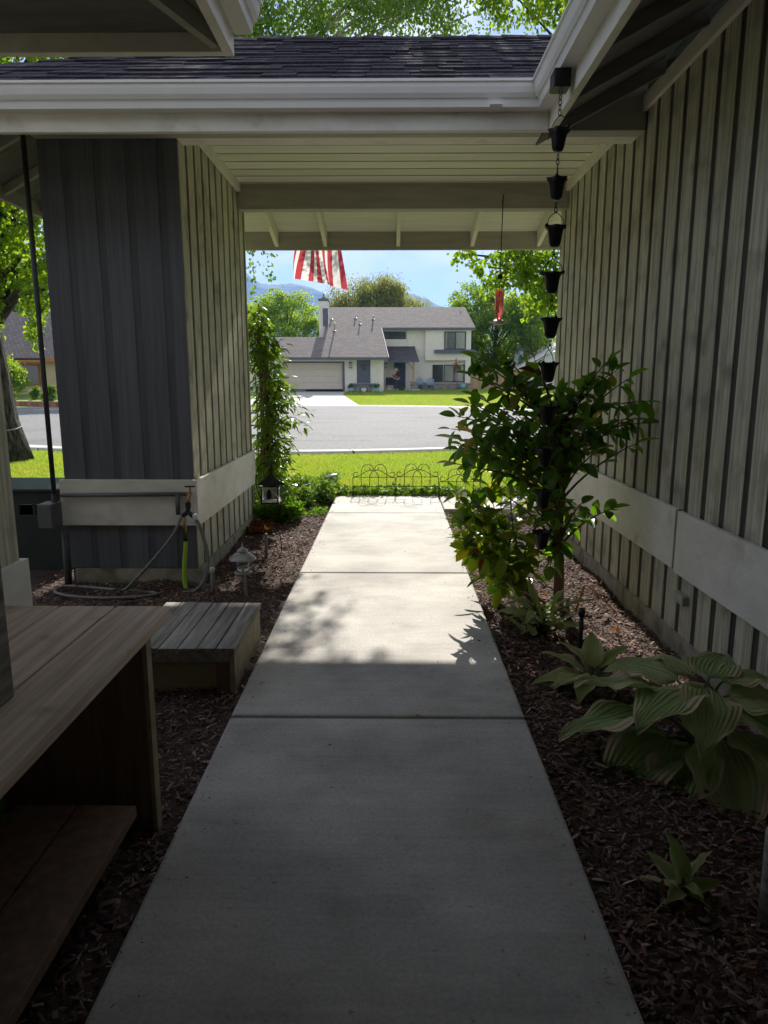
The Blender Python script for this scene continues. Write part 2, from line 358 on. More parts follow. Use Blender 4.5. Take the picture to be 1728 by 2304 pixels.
def crown_clumps(c, rad, n, r):
    d = rng.normal(size=(n, 3)); d /= np.linalg.norm(d, axis=1)[:, None]
    p = np.asarray(c) + d * np.asarray(rad) * rng.uniform(.35, 1, (n, 1)) ** .55
    return [(tuple(q), r * rng.uniform(.7, 1.3)) for q in p]
def tree(name, label, base, tr, clumps, nleaf, leaf, lm, bm='bark', cat='tree', group=None, fork=.35, droop=.4, hang=None, lean=(0, 0), aspect=.75, sig=.2):
    t = thing(name, label, cat, base, group); base = Vector(base)
    cen = sum((Vector(c) for c, _ in clumps), Vector()) / len(clumps); top = max(c[2] for c, _ in clumps)
    mb = MB(); H = top - base.z
    ax = [base + Vector((lean[0] * s + .05 * math.sin(9 * s), lean[1] * s + .05 * math.cos(7 * s), H * s * .92)) + (Vector((cen.x, cen.y, 0)) - Vector((base.x, base.y, 0))) * (s * s * .5) for s in np.linspace(0, 1, 12)]
    rr = [tr * (1 + .75 * math.exp(-s * 16)) * (1 - .9 * s ** .8) + .01 for s in np.linspace(0, 1, 12)]
    ax[0].z -= .1
    mb.tube(ax, rr, 12)
    for c, r in clumps:
        c = Vector(c); s = min(.9, max(fork, (c.z - base.z) / H * .62)); i = int(s * 11); a = ax[i]
        mid = a.lerp(c, .5) + Vector((0, 0, .12 * (c - a).length))
        mb.tube([a, a.lerp(mid, .5) + Vector((0, 0, .03)), mid, mid.lerp(c, .6), c], [rr[i] * .5, rr[i] * .38, rr[i] * .26, rr[i] * .16, .012], 6)
    mb.build('trunk', bm, t, True)
    wts = np.array([r * r for _, r in clumps]); wts /= wts.sum(); PP = []
    for (c, r), w in zip(clumps, wts): PP.append(clump_points(c, r, max(8, int(nleaf * w)), sub=max(8, int(10 + r * 6)), sig=sig))
    if hang:      # weeping strands: (x, y, ztop, zbottom, n)
        for x, y, z1, z0, n in hang:
            z = rng.uniform(z0, z1, n); q = np.stack([x + rng.normal(size=n) * .05 + .1 * np.sin(z * 2.3 + x), y + rng.normal(size=n) * .05, z], 1); PP.append(q)
    P = np.concatenate(PP); sz = leaf * rng.uniform(.7, 1.3, len(P))
    V, F = leaf_soup(P, sz, sz * aspect, droop=droop)
    V = V - np.array(base)
    o = bpy.data.objects.new('crown', npmesh('crown', V, F, lm)); link(o, t)
    return t

def gz(y):   # the far side of the street rises a little towards the houses
    y = np.asarray(y, float)
    return np.interp(y, [-50, 39.5, 54, 58.7, 63, 9000], [0, 0, .53, .67, .7, .7])

# ================================================================ THE SETTING
def st(o): link(o) if o.name not in col.objects else None; return kind(o, 'structure')
xs = np.concatenate([-np.geomspace(6000, 90, 10), np.linspace(-80, 80, 33), np.geomspace(90, 6000, 10)])
ys = np.concatenate([np.linspace(-60, 70, 40), np.geomspace(80, 9000, 14)])
st(grid_sheet('ground', xs, ys, lambda X, Y: gz(Y) - .16, 'ground_earth'))
# mountains far behind the houses
mxs = np.linspace(-2600, 2600, 105); mys = np.linspace(2300, 4200, 40)
def mz(X, Y):
    ridge = 522 - .00005 * (X + 1900) ** 2 + 40 * np.sin(X / 170.) + 26 * np.sin(X / 67. + 1) + 12 * np.sin(X / 31. + Y / 90.)
    ridge = np.maximum(ridge, 150 + 30 * np.sin(X / 140.))
    k = np.clip((Y - 2300) / 900., 0, 1)
    return -5 + ridge * k ** .8 + 16 * np.sin(X / 45. + Y / 60.) * k
st(grid_sheet('hills', mxs, mys, mz, 'mountain'))
# lawns (near strip in front of the porch and the far front yard)
CX, CY, RR = -3.0, 27.0, 12.55
lx = np.linspace(-60, 60, 121)
st(grid_sheet('lawn', lx, np.linspace(9.13, 39.4, 32), lambda X, Y: 0 * X + .012 * np.sin(X * 1.3) * np.sin(Y * .9), 'turf'))
st(grid_sheet('front_yard', lx, np.linspace(39.4, 75, 40), lambda X, Y: gz(Y) + .0 * X, 'turf'))
# the turning circle of the road
mb = MB(); n = 96
mb.add([(CX, CY, .024)] + [(CX + RR * math.cos(2 * math.pi * i / n), CY + RR * math.sin(2 * math.pi * i / n), .024) for i in range(n)], [(0, i + 1, (i + 1) % n + 1) for i in range(n)])
road = st(mb.build('road', 'asphalt'))
mb = MB(); mb.add([(-9, 17.5, .020), (-9, 36.5, .020), (-70, 44, .020), (-70, 23, .020)], [(0, 3, 2, 1)])
st(mb.build('side_road', 'asphalt'))
# kerb ring of separate poured lengths, open to the left where the street leaves
mb0 = MB(); seg = 60
def kerb_piece(a0, a1):
    b = MB(); q = []
    for a in np.linspace(a0, a1, 5):
        c, s = math.cos(a), math.sin(a)
        q.append([(CX + r * c, CY + r * s, z) for r, z in ((RR - .4, .028), (RR - .02, .034), (RR + .05, .055), (RR + .4, .06), (RR + .42, -.05))])
    for i in range(4): b.ribbon(q[i], q[i + 1])
    return b
kr = bpy.data.objects.new('kerb', None); link(kr); kind(kr, 'structure')
a = R(-140)
while a < R(143):
    kerb_piece(a, a + R(9.85)).build('kerb_stone', 'kerb_concrete', kr, True); a += R(10)
# driveway of the house across
mb = MB(); ya = np.linspace(39.3, 53.95, 12); A = []; Bq = []
for y in ya:
    t = (y - 39.3) / 14.65; A.append((-9.6 + 1.0 * t, y, float(gz(y)) + .02)); Bq.append((-1.7 - 1.75 * min(1, t * 1.35), y, float(gz(y)) + .02))
mb.ribbon(A, Bq); st(mb.build('driveway', 'driveway_concrete', None, True))
# concrete path: three poured slabs with open joints, and the slab that turns right at its end
path = bpy.data.objects.new('path', None); link(path); kind(path, 'structure')
B('path_bed', 'concrete_joint', path, (-.72, .59, -3, 9.1, -.14, -.03), (.60, 2.6, 8.22, 9.1, -.14, -.03))
for y0, y1 in ((-3, .55), (.555, 2.970), (2.990, 5.393), (5.407, 7.93), (7.936, 9.12)):
    B('slab', 'concrete', path, (-.73, .605, y0, y1, -.12, 0), bevel=.014)
B('slab', 'concrete', path, (.617, 2.6, 8.2, 9.12, -.12, -.001), bevel=.014)
# planting beds
def bedz(zb): return lambda X, Y: zb + .012 * np.sin(X * 5.1 + Y * 3.3) + .010 * np.sin(X * 9.7 - Y * 6.1) + .006 * np.sin(X * 21 + Y * 17)
st(grid_sheet('mulch_bed', np.linspace(-6.5, -.728, 90), np.linspace(-3, 9.16, 150), bedz(-.045), 'mulch_bed'))
st(grid_sheet('mulch_bed', np.linspace(.6, 1.72, 26), np.linspace(-3, 9.16, 150), lambda X, Y: bedz(-.05)(X, Y) - .045 * (X - .6) - .12 * ((X > .62) & (Y > 8.15)), 'mulch_bed'))
# loose bark chips
def chips(name, n, x0, x1, y0, y1, zf, label, sz_=1.0):
    X = rng.uniform(x0, x1, n); Y = y0 + (y1 - y0) * rng.uniform(0, 1, n) ** 1.15
    Z = zf(X, Y) + rng.uniform(.002, .016, n); L = sz_ * rng.uniform(.009, .034, n) * (1 + (rng.uniform(size=n) > .93) + 1.2 * (rng.uniform(size=n) > .97)); W = np.minimum(L * rng.uniform(.18, .5, n), .016)
    a = rng.uniform(0, 6.28, n); ti = rng.normal(0, .28, n); ro = rng.normal(0, .5, n)
    d = np.stack([np.cos(a) * np.cos(ti), np.sin(a) * np.cos(ti), np.sin(ti)], 1)
    s = np.stack([-np.sin(a) * np.cos(ro), np.cos(a) * np.cos(ro), np.sin(ro)], 1); P = np.stack([X, Y, Z], 1); up = np.cross(d, s) * (W * .35)[:, None]
    d = d * L[:, None] / 2; s = s * W[:, None] / 2
    V = np.stack([P - d - s * .6, P - d * .8 + s, P + d + s * .5, P + d * .9 - s, P + up], 1).reshape(-1, 3); i = np.arange(n)[:, None] * 5
    F = np.concatenate([i + np.array([q]) for q in ((0, 1, 4), (1, 2, 4), (2, 3, 4), (3, 0, 4))], 0)
    o = bpy.data.objects.new(name, npmesh(name, V, F, 'mulch_chip')); link(o); kind(o, 'stuff'); o['label'] = label; o['category'] = 'mulch'
chips('bark_mulch', 46000, -2.7, -.73, .9, 9.0, bedz(-.045), 'dark brown bark chips covering the bed beside the pier')
chips('bark_mulch', 38000, .60, 1.70, .8, 8.3, lambda X, Y: bedz(-.05)(X, Y) - .045 * (X - .6), 'dark brown bark chips covering the bed along the sided wall')
for nm_, x0_, x1_, lb_ in (('bark_mulch', -.728, -.62, 'stray bark chips spilled over the pier side edge of the path'), ('bark_mulch', .5, .603, 'stray bark chips spilled over the wall side edge of the path')):
    chips(nm_, 260, x0_, x1_, 1.2, 8.8, lambda X, Y: 0 * X - .004, lb_, .38)
def strip(name, pts, w, z, m, parent):
    b = MB(); P = [Vector((p[0], p[1], 0)) for p in pts]; A = []; Bq = []
    for i, p in enumerate(P):
        d = (P[min(i + 1, len(P) - 1)] - P[max(i - 1, 0)]).normalized(); s_ = Vector((-d.y, d.x, 0)) * w * random.uniform(.5, 1.1) / 2
        A.append((p.x + s_.x, p.y + s_.y, z)); Bq.append((p.x - s_.x, p.y - s_.y, z))
    b.ribbon(A, Bq); return b.build(name, m, parent)
strip('crack', [(-.57 + 1.12 * t, 8.95 - .99 * t + .012 * math.sin(t * 21) + .006 * math.sin(t * 47), 0) for t in np.linspace(0, 1, 30)], .005, .0035, 'concrete_joint', path)
for k in range(11):
    a0 = random.uniform(-.25, .25) + (1.4 if k > 7 else 0); x0_, y0_ = random.uniform(-12, 5), random.uniform(17, 37); L_ = random.uniform(4, 11)
    strip('sealed_crack', [(x0_ + L_ * t * math.cos(a0) + .12 * math.sin(t * 17 + k), y0_ + L_ * t * math.sin(a0) + .18 * math.sin(t * 9 + k) + .06 * math.sin(t * 31), 0) for t in np.linspace(0, 1, 26) if (x0_ + L_ * t * math.cos(a0) - CX) ** 2 + (y0_ + L_ * t * math.sin(a0) - CY) ** 2 < (RR - .9) ** 2] or [(-3, 26, 0), (-2.8, 26, 0)], .07, .029, 'road_seal', road)
# short grass
def grass(name, n, x0, x1, yf0, yf1, h, label, zf=lambda x, y: 0 * x, w=.012, ylog=False):
    X = rng.uniform(x0, x1, n); u = rng.uniform(0, 1, n)
    a, b = yf0(X), yf1(X); Y = a + (b - a) * (u ** 1.5 if ylog else u); Z = zf(X, Y)
    hh = h * rng.uniform(.5, 1.2, n); an = rng.uniform(0, 6.28, n); ln = rng.normal(0, .35, (n, 2)) * hh[:, None]
    dx, dy = np.cos(an) * w / 2, np.sin(an) * w / 2
    V = np.stack([np.stack([X - dx, Y - dy, Z], 1), np.stack([X + dx, Y + dy, Z], 1), np.stack([X + ln[:, 0], Y + ln[:, 1], Z + hh], 1)], 1).reshape(-1, 3)
    o = bpy.data.objects.new(name, npmesh(name, V, np.arange(3 * n).reshape(-1, 3), 'grass')); link(o); kind(o, 'stuff'); o['label'] = label; o['category'] = 'grass'
def kerb_y(X, r=RR + .43):
    d = np.clip(np.abs(X - CX), 0, 9.6); return CY - np.sqrt(r * r - d * d)
grass('mown_grass', 230000, -10.5, 4.5, lambda X: 9.25 + 0 * X, lambda X: kerb_y(X), .05, 'short green grass of the lawn this side of the road', zf=lambda x, y: .012 * np.sin(x * 1.3) * np.sin(y * .9), ylog=True)
grass('mown_grass', 100000, -3.4, 12, lambda X: np.maximum(CY + np.sqrt(np.maximum(1, (RR + .43) ** 2 - np.minimum((X - CX) ** 2, 150))), np.where(X < -1.7, 39.3 + 14.65 * (-1.7 - X) / 1.75 / 1.35, 0)), lambda X: 57.6 + 0 * X, .06, 'short green grass before the two-storey house', zf=lambda x, y: gz(y), w=.03)

# ================================================================ THE HOUSE WE STAND AT (one building)
house = thing('house', 'olive grey board-sided house with covered breezeway and gutters over the concrete path', 'house', (0, 0, 0))
def part_empty(name, parent, label=None):
    o = bpy.data.objects.new(name, None); link(o, parent); o.empty_display_size = .1
    if label: o['label'] = label
    return o
PITCH, BW, BT = .22, .163, .008
XL, XR, YN, YF = -1.486, 1.68, 5.26, 7.5     # inner faces of the breezeway, near and far ends
SL = .53
# --- right wall
rw = B('wall', 'siding_gap', house, (XR + BT, XR + .2, -3.0, YF - .02, -.1, 3.36)); rw['label'] = 'long sided wall on the right of the path'
B('foundation', 'foundation', rw, (XR - .012, XR + .018, -3.0, YF - .005, -.14, .03))
bm_r = MB().box(0, BT, 0, BW, .03, 3.26).mesh('board', 'siding')
y = YF - BW
while y > -3:
    inst('board', bm_r, rw, Matrix.Translation((XR + random.uniform(-.001, .001), y, random.uniform(-.004, .002)))); y -= PITCH
B('corner_board', 'siding', rw, (XR + .002, XR + .2, YF - .019, YF + .012, .03, 3.2))
B('trim_band', 'trim', rw, (XR - .03, XR - .0025, 4.075, YF + .01, .40, .757), bevel=.003)
B('trim_band', 'trim', rw, (XR - .034, XR - .0025, -3.0, 4.035, .39, .752), bevel=.003)
B('joint_strip', 'bare_wood', rw, (XR - .012, XR - .0025, 4.036, 4.074, .38, .757))
B('top_trim', 'trim', rw, (XR - .03, XR - .0025, -3.0, 5.24, 3.235, 3.33))
B('wall_block', 'trim_dark', rw, (XR - .04, XR - .0025, 3.86, 4.0, .235, .29), bevel=.004)
# --- pier on the left
pw = B('wall', 'siding_gap', house, (-2.46 + BT, XL - BT, YN + BT, YF - BT, -.1, 3.6)); pw['label'] = 'sided pier on the left of the path'
B('foundation', 'foundation', pw, (-2.43, XL + .012, YN - .012, YF - .005, -.14, .065))
bm_f = MB().box(0, BW, 0, BT, .07, 3.45).mesh('board', 'siding_front')
B('backing', 'front_gap', pw, (-2.45, XL - .012, YN + .0045, YN + .0078, .07, 3.45))
x = -2.46
while x + BW < XL - .02:
    inst('board', bm_f, pw, Matrix.Translation((x, YN, random.uniform(-.004, .004)))); x += PITCH
B('corner_board', 'siding_front', pw, (x, XL - .003, YN + .002, YN + BT, .07, 3.45))
y = YN + .022; bm_s = MB().box(-BT, 0, 0, BW, .07, 3.3).mesh('board', 'siding'); bm_l = MB().box(0, BT, 0, BW, .07, 3.5).mesh('board', 'siding')
while y + BW < YF + .01:
    inst('board', bm_s, pw, Matrix.Translation((XL, y, random.uniform(-.004, .004)))); inst('board', bm_l, pw, Matrix.Translation((-2.46, y, 0))); y += PITCH
B('corner_board', 'siding', pw, (-2.46, XL + .004, YF - .019, YF + .012, .07, 3.2))
B('trim_band', 'trim', pw, (-2.49, XL + .002, YN - .03, YN - .0025, .41, .757), bevel=.003)
B('trim_band', 'trim', pw, (XL + .0025, XL + .03, YN - .028, YF + .02, .405, .755), bevel=.003)
# --- beams, headers, ceiling
B('header_beam', 'trim_dark', house, (-2.45, XR - .004, 5.11, 5.235, 3.118, 3.5))
B('header_beam', 'trim', house, (XL + .002, XR - .004, 5.237, 5.40, 3.122, 3.40))
ce = B('ceiling', 'siding_gap', house, (XL - .02, XR + .02, 5.36, YF, 3.345, 3.37))
bm_c = MB().box(XL - .01, XR + .01, 0, .19, 0, .02).mesh('board', 'siding_ceiling')
y = 5.42
while y < YF - .3:
    inst('board', bm_c, ce, Matrix.Translation((0, y, 3.324 + random.uniform(-.0015, .0015)))); y += PITCH
B('ceiling_trim', 'siding_ceiling', house, (XL + .0025, XL + .04, 5.402, 7.19, 3.25, 3.322))
B('ceiling_trim', 'siding_ceiling', house, (XR - .04, XR - .0025, 5.402, 7.19, 3.25, 3.322))
B('cross_beam', 'trim_dark', house, (XL + .003, XR - .003, 7.2, 7.335, 3.095, 3.34), bevel=.004)
# street side eave
for xr in (-1.27, -.735, .065, .875, 1.60):
    MB().prism([(xr - .02, 7.34, 3.135), (xr - .02, 8.2, 2.925), (xr - .02, 8.2, 3.08), (xr - .02, 7.34, 3.30)], (.04, 0, 0)).build('rafter_tail', 'siding_ceiling', house)
B('fascia', 'trim_dark', house, (-3.12, 4.9, 8.202, 8.245, 2.893, 3.17), bevel=.003)
MB().prism([(XL - .95, 7.34, 3.302), (XL - .95, 8.2, 3.082), (XL - .95, 8.2, 3.10), (XL - .95, 7.34, 3.33)], (6.85, 0, 0)).build('soffit', 'siding_ceiling', house)
# courtyard side eave: fascia, gutter, soffit
FY, FX, HX = 4.48, .91, -3.12
B('fascia', 'trim', house, (HX, FX - .002, FY, FY + .04, 2.92, 3.14), bevel=.004)
B('fascia', 'trim', house, (FX, FX + .04, -3, FY + .04, 2.918, 3.14), bevel=.004)
GP = [(0, .02), (.0, -.115), (.078, -.115), (.083, -.085), (.088, -.072), (.094, -.072), (.108, -.05), (.116, -.02), (.117, .0), (.128, .004), (.128, .018), (.118, .02), (.11, .014)]
g = MB(); A = [(HX - .02, FY - d, 3.135 + z) for d, z in GP]; C2 = [(FX - d, FY - d, 3.135 + z) for d, z in GP]; D2 = [(FX - d, -3, 3.135 + z) for d, z in GP]
g.ribbon(A, C2); gu = g.build('gutter', 'gutter', house); B('gutter_joint', 'gutter', gu, (.55, .62, FY - .1315, FY - .003, 3.017, 3.03))
g = MB(); g.ribbon(C2, D2); g2 = g.build('gutter', 'gutter', house)
B('outlet', 'bronze_cup', g2, (FX - .105, FX - .02, 3.88, 3.99, 2.935, 3.021), bevel=.006)
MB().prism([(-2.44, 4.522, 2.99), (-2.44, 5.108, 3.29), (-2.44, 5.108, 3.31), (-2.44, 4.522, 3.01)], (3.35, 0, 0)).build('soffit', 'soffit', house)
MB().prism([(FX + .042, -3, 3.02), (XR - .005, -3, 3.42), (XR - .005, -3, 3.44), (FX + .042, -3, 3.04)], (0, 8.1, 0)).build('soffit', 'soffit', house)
for yr in (-1.9, -1.3, -.7, -.1, .5, 1.1, 1.7, 2.3, 2.9, 3.5, 4.1, 4.7):
    MB().prism([(FX + .042, yr, 2.945), (XR - .036, yr, 3.31), (XR - .036, yr, 3.40), (FX + .042, yr, 3.018)], (0, .038, 0)).build('rafter', 'soffit', house)
# roofs
RZ = 4.17; RY = 6.34; EZ = 3.17
def roofz(t): return EZ + SL * t
HX = -3.12; HR = HX + (RY - FY)
MB().prism([(HX - .03, FY - .06, EZ - .06), (.86, FY - .06, EZ - .06), (2.73, RY, RZ - .02), (HR, RY, RZ - .02)], (0, 0, .03)).build('roof', 'roof_dark', house)
roof_near = house.children[-1]
MB().prism([(HR, RY, RZ - .02), (2.73, RY, RZ - .02), (.85, 8.27, 3.16), (HX - .03, 8.27, 3.16)], (0, 0, .03)).build('roof', 'roof_dark', house)
MB().prism([(HX - .05, FY - .055, EZ - .055), (HR, RY, RZ - .02), (HX - .05, 8.26, 3.15)], (0, 0, .03)).build('roof', 'roof_dark', house)
MB().prism([(FX - .05, -4, EZ - .04), (5.2, -4, 5.44), (5.2, 8.27, 5.44), (.87, 8.27, EZ - .03), (2.73, RY, RZ - .02), (FX - .05, FY - .05, EZ - .04)], (0, 0, .03)).build('roof', 'roof_dark', house)
MB().prism([(5.2, -4, 5.44), (9.4, -4, 3.2), (9.4, 8.27, 3.2), (5.2, 8.27, 5.44)], (0, 0, .03)).build('roof', 'roof_dark', house)
B('wall', 'siding', house, (XR + .21, 9.0, YF - .15, YF - .01, -.12, 3.12)); B('wall', 'siding', house, (8.8, 9.0, -3, YF - .16, -.12, 3.12))
# shingles on the slope facing the courtyard
ang = math.atan((RZ - EZ) / (RY - FY)); sm = [MB().box(-w / 2, w / 2, 0, .19, 0, .011).mesh('shingle', 'shingle') for w in (.2, .255, .3)]
ns = 0; rows = 14; expo = .148
for r_ in range(rows):
    s = r_ * expo; yy = FY - .075 + s * math.cos(ang); x = HX + max(0, yy - FY) + random.uniform(0, .1); zz = EZ - .022 + s * math.sin(ang)
    while x < .85 + (yy - FY) * .95 and ns < 300:
        k = random.randrange(3); w = (.2, .255, .3)[k]
        Mx = Matrix.Translation((x + w / 2, yy + random.uniform(-.012, .008), zz + .006 + random.uniform(0, .004))) @ Matrix.Rotation(ang - .05 + random.uniform(-.012, .012), 4, 'X')
        inst('shingle', sm[k], roof_near, Mx); x += w + .004; ns += 1
rc = MB().prism([(-.15, -.11, -.055), (-.15, 0, .008), (-.15, .11, -.055), (-.15, .105, -.068), (-.15, 0, -.006), (-.15, -.105, -.068)], (.34, 0, 0)).mesh('ridge_cap', 'shingle')
x = HR + .05
while x < 2.6:
    inst('ridge_cap', rc, roof_near, Matrix.Translation((x, RY, RZ + .04 + random.uniform(-.004, .006))) @ Matrix.Rotation(R(2), 4, 'Y')); x += .28
# eave along the outer side of the pier
B('fascia', 'trim_dark', house, (HX, HX + .04, FY + .042, 8.2, 2.895, 3.13), bevel=.003)
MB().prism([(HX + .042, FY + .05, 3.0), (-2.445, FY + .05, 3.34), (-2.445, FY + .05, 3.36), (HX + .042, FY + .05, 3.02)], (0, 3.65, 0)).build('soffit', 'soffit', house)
for yr in (4.75, 5.35, 5.95, 6.55, 7.15, 7.75):
    MB().prism([(HX + .042, yr, 2.93), (-2.464, yr, 3.25), (-2.464, yr, 3.32), (HX + .042, yr, 2.998)], (0, .04, 0)).build('rafter', 'trim_dark', house)
# --- left wing with its hipped eave
LX, LY = -.71, 3.5
lw = B('wall', 'siding', house, (-6.0, -1.58, -3.0, 2.84, -.12, 3.3)); lw['label'] = 'wall of the left wing'
B('corner_board', 'siding', lw, (-1.7, -1.557, 2.7, 2.862, .03, 3.3))
B('trim_band', 'trim', lw, (-1.556, -1.53, -3, 2.885, .405, .757), (-3.5, -1.557, 2.863, 2.885, .405, .757))
B('fascia', 'trim', house, (LX - .045, LX, -3, LY, 2.92, 3.13), bevel=.003)
B('fascia', 'trim', house, (-6, LX - .047, LY - .045, LY, 2.922, 3.13), bevel=.003)
g = MB(); g.ribbon([(LX + d, LY + .02, 3.135 + z) for d, z in GP], [(LX + d, -3, 3.135 + z) for d, z in GP]); g3 = g.build('gutter', 'gutter', house)
MB().prism([(LX + d, LY + .02, 3.135 + z) for d, z in GP[1:]], (0, .004, 0)).build('end_cap', 'gutter', g3)
u1 = .047
MB().prism([(LX - u1, LY - u1, 3.0), (LX - u1, -3, 3.0), (LX - 3, -3, 4.4), (LX - 3, LY - 3, 4.4)], (0, 0, .02)).build('soffit', 'soffit', house)
MB().prism([(LX - u1, LY - u1, 3.0), (LX - 3, LY - 3, 4.4), (-6, LY - 3, 4.4), (-6, LY - u1, 3.0)], (0, 0, .02)).build('soffit', 'soffit', house)
MB().bar((LX - .06, LY - .06, 2.97), (LX - 2.2, LY - 2.2, 3.98), .045, .09).build('hip_rafter', 'trim_dark', house)
MB().prism([(LX + .03, LY + .03, 3.14), (LX + .03, -4, 3.14), (LX - 3, -4, 4.75), (LX - 3, LY - 3, 4.75)], (0, 0, .03)).build('roof', 'roof_dark', house)
MB().prism([(LX + .03, LY + .03, 3.14), (LX - 3, LY - 3, 4.75), (-6.2, LY - 3, 4.75), (-6.2, LY + .03, 3.14)], (0, 0, .03)).build('roof', 'roof_dark', house)
# --- entry wall behind us
ew = B('wall', 'siding', house, (-1.57, XR - .01, -3.2, -3.05, -.12, 3.9)); ew['label'] = 'entry wall'
B('front_door', 'door_teal', house, (-.45, .5, -3.048, -3.0, 0, 2.05)); B('porch_roof', 'soffit', house, (LX + .03, FX - .14, -4, 2.55, 3.16, 3.3))  # unseen porch roof added overhead, its reach set to darken the courtyard

# ================================================================ THE TWO-STOREY HOUSE ACROSS THE ROAD
H2 = thing('two_storey_house', 'two-storey stucco house with brown shingle roof, slate trim and wide garage door', 'house', (-1, 54, .5))
# roof planes: one long slope (0.5) from the ridge down to the garage eave
def rp(y): return 3.05 + .5 * (y - 53.3)
def slope(name, poly, m, parent, t=.12): return MB().prism([(x, y, rp(y)) for x, y in poly], (0, 0, -t)).build(name, m, parent)
slope('roof', [(-11.2, 53.3), (-.27, 53.3), (-.86, 58.2), (6.62, 58.2), (6.14, 62.06), (-5.35, 62.06), (-5.35, 56.55), (-11.2, 56.55)], 'roof_brown', H2)
mroof = H2.children[-1]
MB().prism([(-5.35, 62.06, rp(62.06)), (6.14, 62.06, rp(62.06)), (6.6, 66, 5.4), (-5.35, 66, 5.4)], (0, 0, -.12)).build('roof', 'roof_brown', H2)
MB().prism([(-11.2, 56.55, rp(56.55)), (-5.35, 56.55, rp(56.55)), (-5.35, 60, 3), (-11.2, 60, 3)], (0, 0, -.12)).build('roof', 'roof_brown', H2)
B('fascia', 'paint_slate', H2, (-11.2, -.28, 53.24, 53.3, 2.86, 3.05)); B('fascia', 'paint_slate', H2, (-.86, 6.62, 58.12, 58.19, 5.3, 5.49))
B('soffit', 'stucco', H2, (-11.1, -.35, 53.31, 54.0, 2.86, 2.88)); B('soffit', 'stucco', H2, (-.8, 6.5, 58.2, 58.7, 5.3, 5.32))
MB().prism([(-.22, 53.25, 2.92), (-.82, 58.15, 5.36), (-.82, 58.15, 5.5), (-.22, 53.25, 3.06)], (-.06, 0, 0)).build('barge_board', 'paint_slate', H2)
# walls
B('wall', 'stucco', H2, (-.72, 6.29, 58.7, 65.5, .5, 5.32), (-5.2, -.73, 59.2, 65.5, .5, 5.6))
B('wall', 'stucco', H2, (-10.8, -8.42, 54.02, 54.3, .4, 2.88), (-3.54, -2.64, 54.0, 58.69, .4, 2.88), (-2.63, -1.62, 54.12, 58.69, .4, 2.88), (-1.61, -.65, 54.0, 58.69, .4, 2.88), (-8.41, -3.55, 54.0, 54.3, 2.72, 2.88))
B('upper_bay', 'stucco', H2, (2.66, 6.31, 58.35, 58.695, 2.95, 5.3), (5.89, 6.31, 58.35, 58.695, .66, 2.949))
B('wall_panel', 'stucco', H2, (-.7, 1.15, 58.62, 58.695, 4.06, 4.6)); B('wall_panel', 'stucco', H2, (1.2, 1.75, 58.62, 58.695, 4.05, 5.28))
# garage door of four rails of panels
gd = B('garage_door', 'garage_door', H2, (-8.4, -3.7, 54.2, 54.24, .72, 2.66))
for k in range(4): B('panel', 'garage_door', gd, (-8.38, -3.72, 54.175, 54.199, .73 + k * .485, .73 + k * .485 + .465), bevel=.008)
B('door_frame', 'paint_slate', H2, (-8.5, -3.56, 53.97, 54.05, 2.66, 2.76), (-3.69, -3.56, 53.97, 54.05, .5, 2.66), (-8.54, -8.41, 53.97, 54.05, .5, 2.66))
B('garage_interior', 'black_plastic', H2, (-8.4, -3.7, 54.4, 58.5, .5, .72))
b = MB()
for k in range(5):
    x0 = -8.0 + k * .3
    b.bar((x0, 54.1, .56), (x0 + .3, 54.1, .7), .02, .02); b.bar((x0, 54.1, .7), (x0 + .3, 54.1, .56), .02, .02)
b.build('vent_lattice', 'white_plastic', gd)
B('entry_panel', 'paint_slate', H2, (-2.62, -1.63, 54.06, 54.118, 1.2, 2.87))
wr = MB(); 
for k in range(26):
    a = k / 26 * 2 * math.pi; hx = .2 * 16 * math.sin(a) ** 3 / 17; hz = .2 * (13 * math.cos(a) - 5 * math.cos(2 * a) - 2 * math.cos(3 * a)) / 17
    wr.box(-2.11 + hx - .03, -2.11 + hx + .03, 54.02, 54.058, 2.36 + hz - .03, 2.36 + hz + .03)
wr.build('wreath', 'twig', H2)
# lantern sconces
for x, y, z in ((-3.09, 53.98, 2.5), (-.5, 58.6, 2.55)):
    s = B('sconce', 'window_frame', H2, (x - .11, x + .11, y - .2, y - .005, z + .14, z + .2), (x - .1, x + .1, y - .19, y - .005, z - .22, z - .18), (x - .1, x - .085, y - .19, y - .17, z - .18, z + .14), (x + .085, x + .1, y - .19, y - .17, z - .18, z + .14))
    B('pane', 'clear_glass', s, (x - .08, x + .08, y - .16, y - .02, z - .17, z + .13))
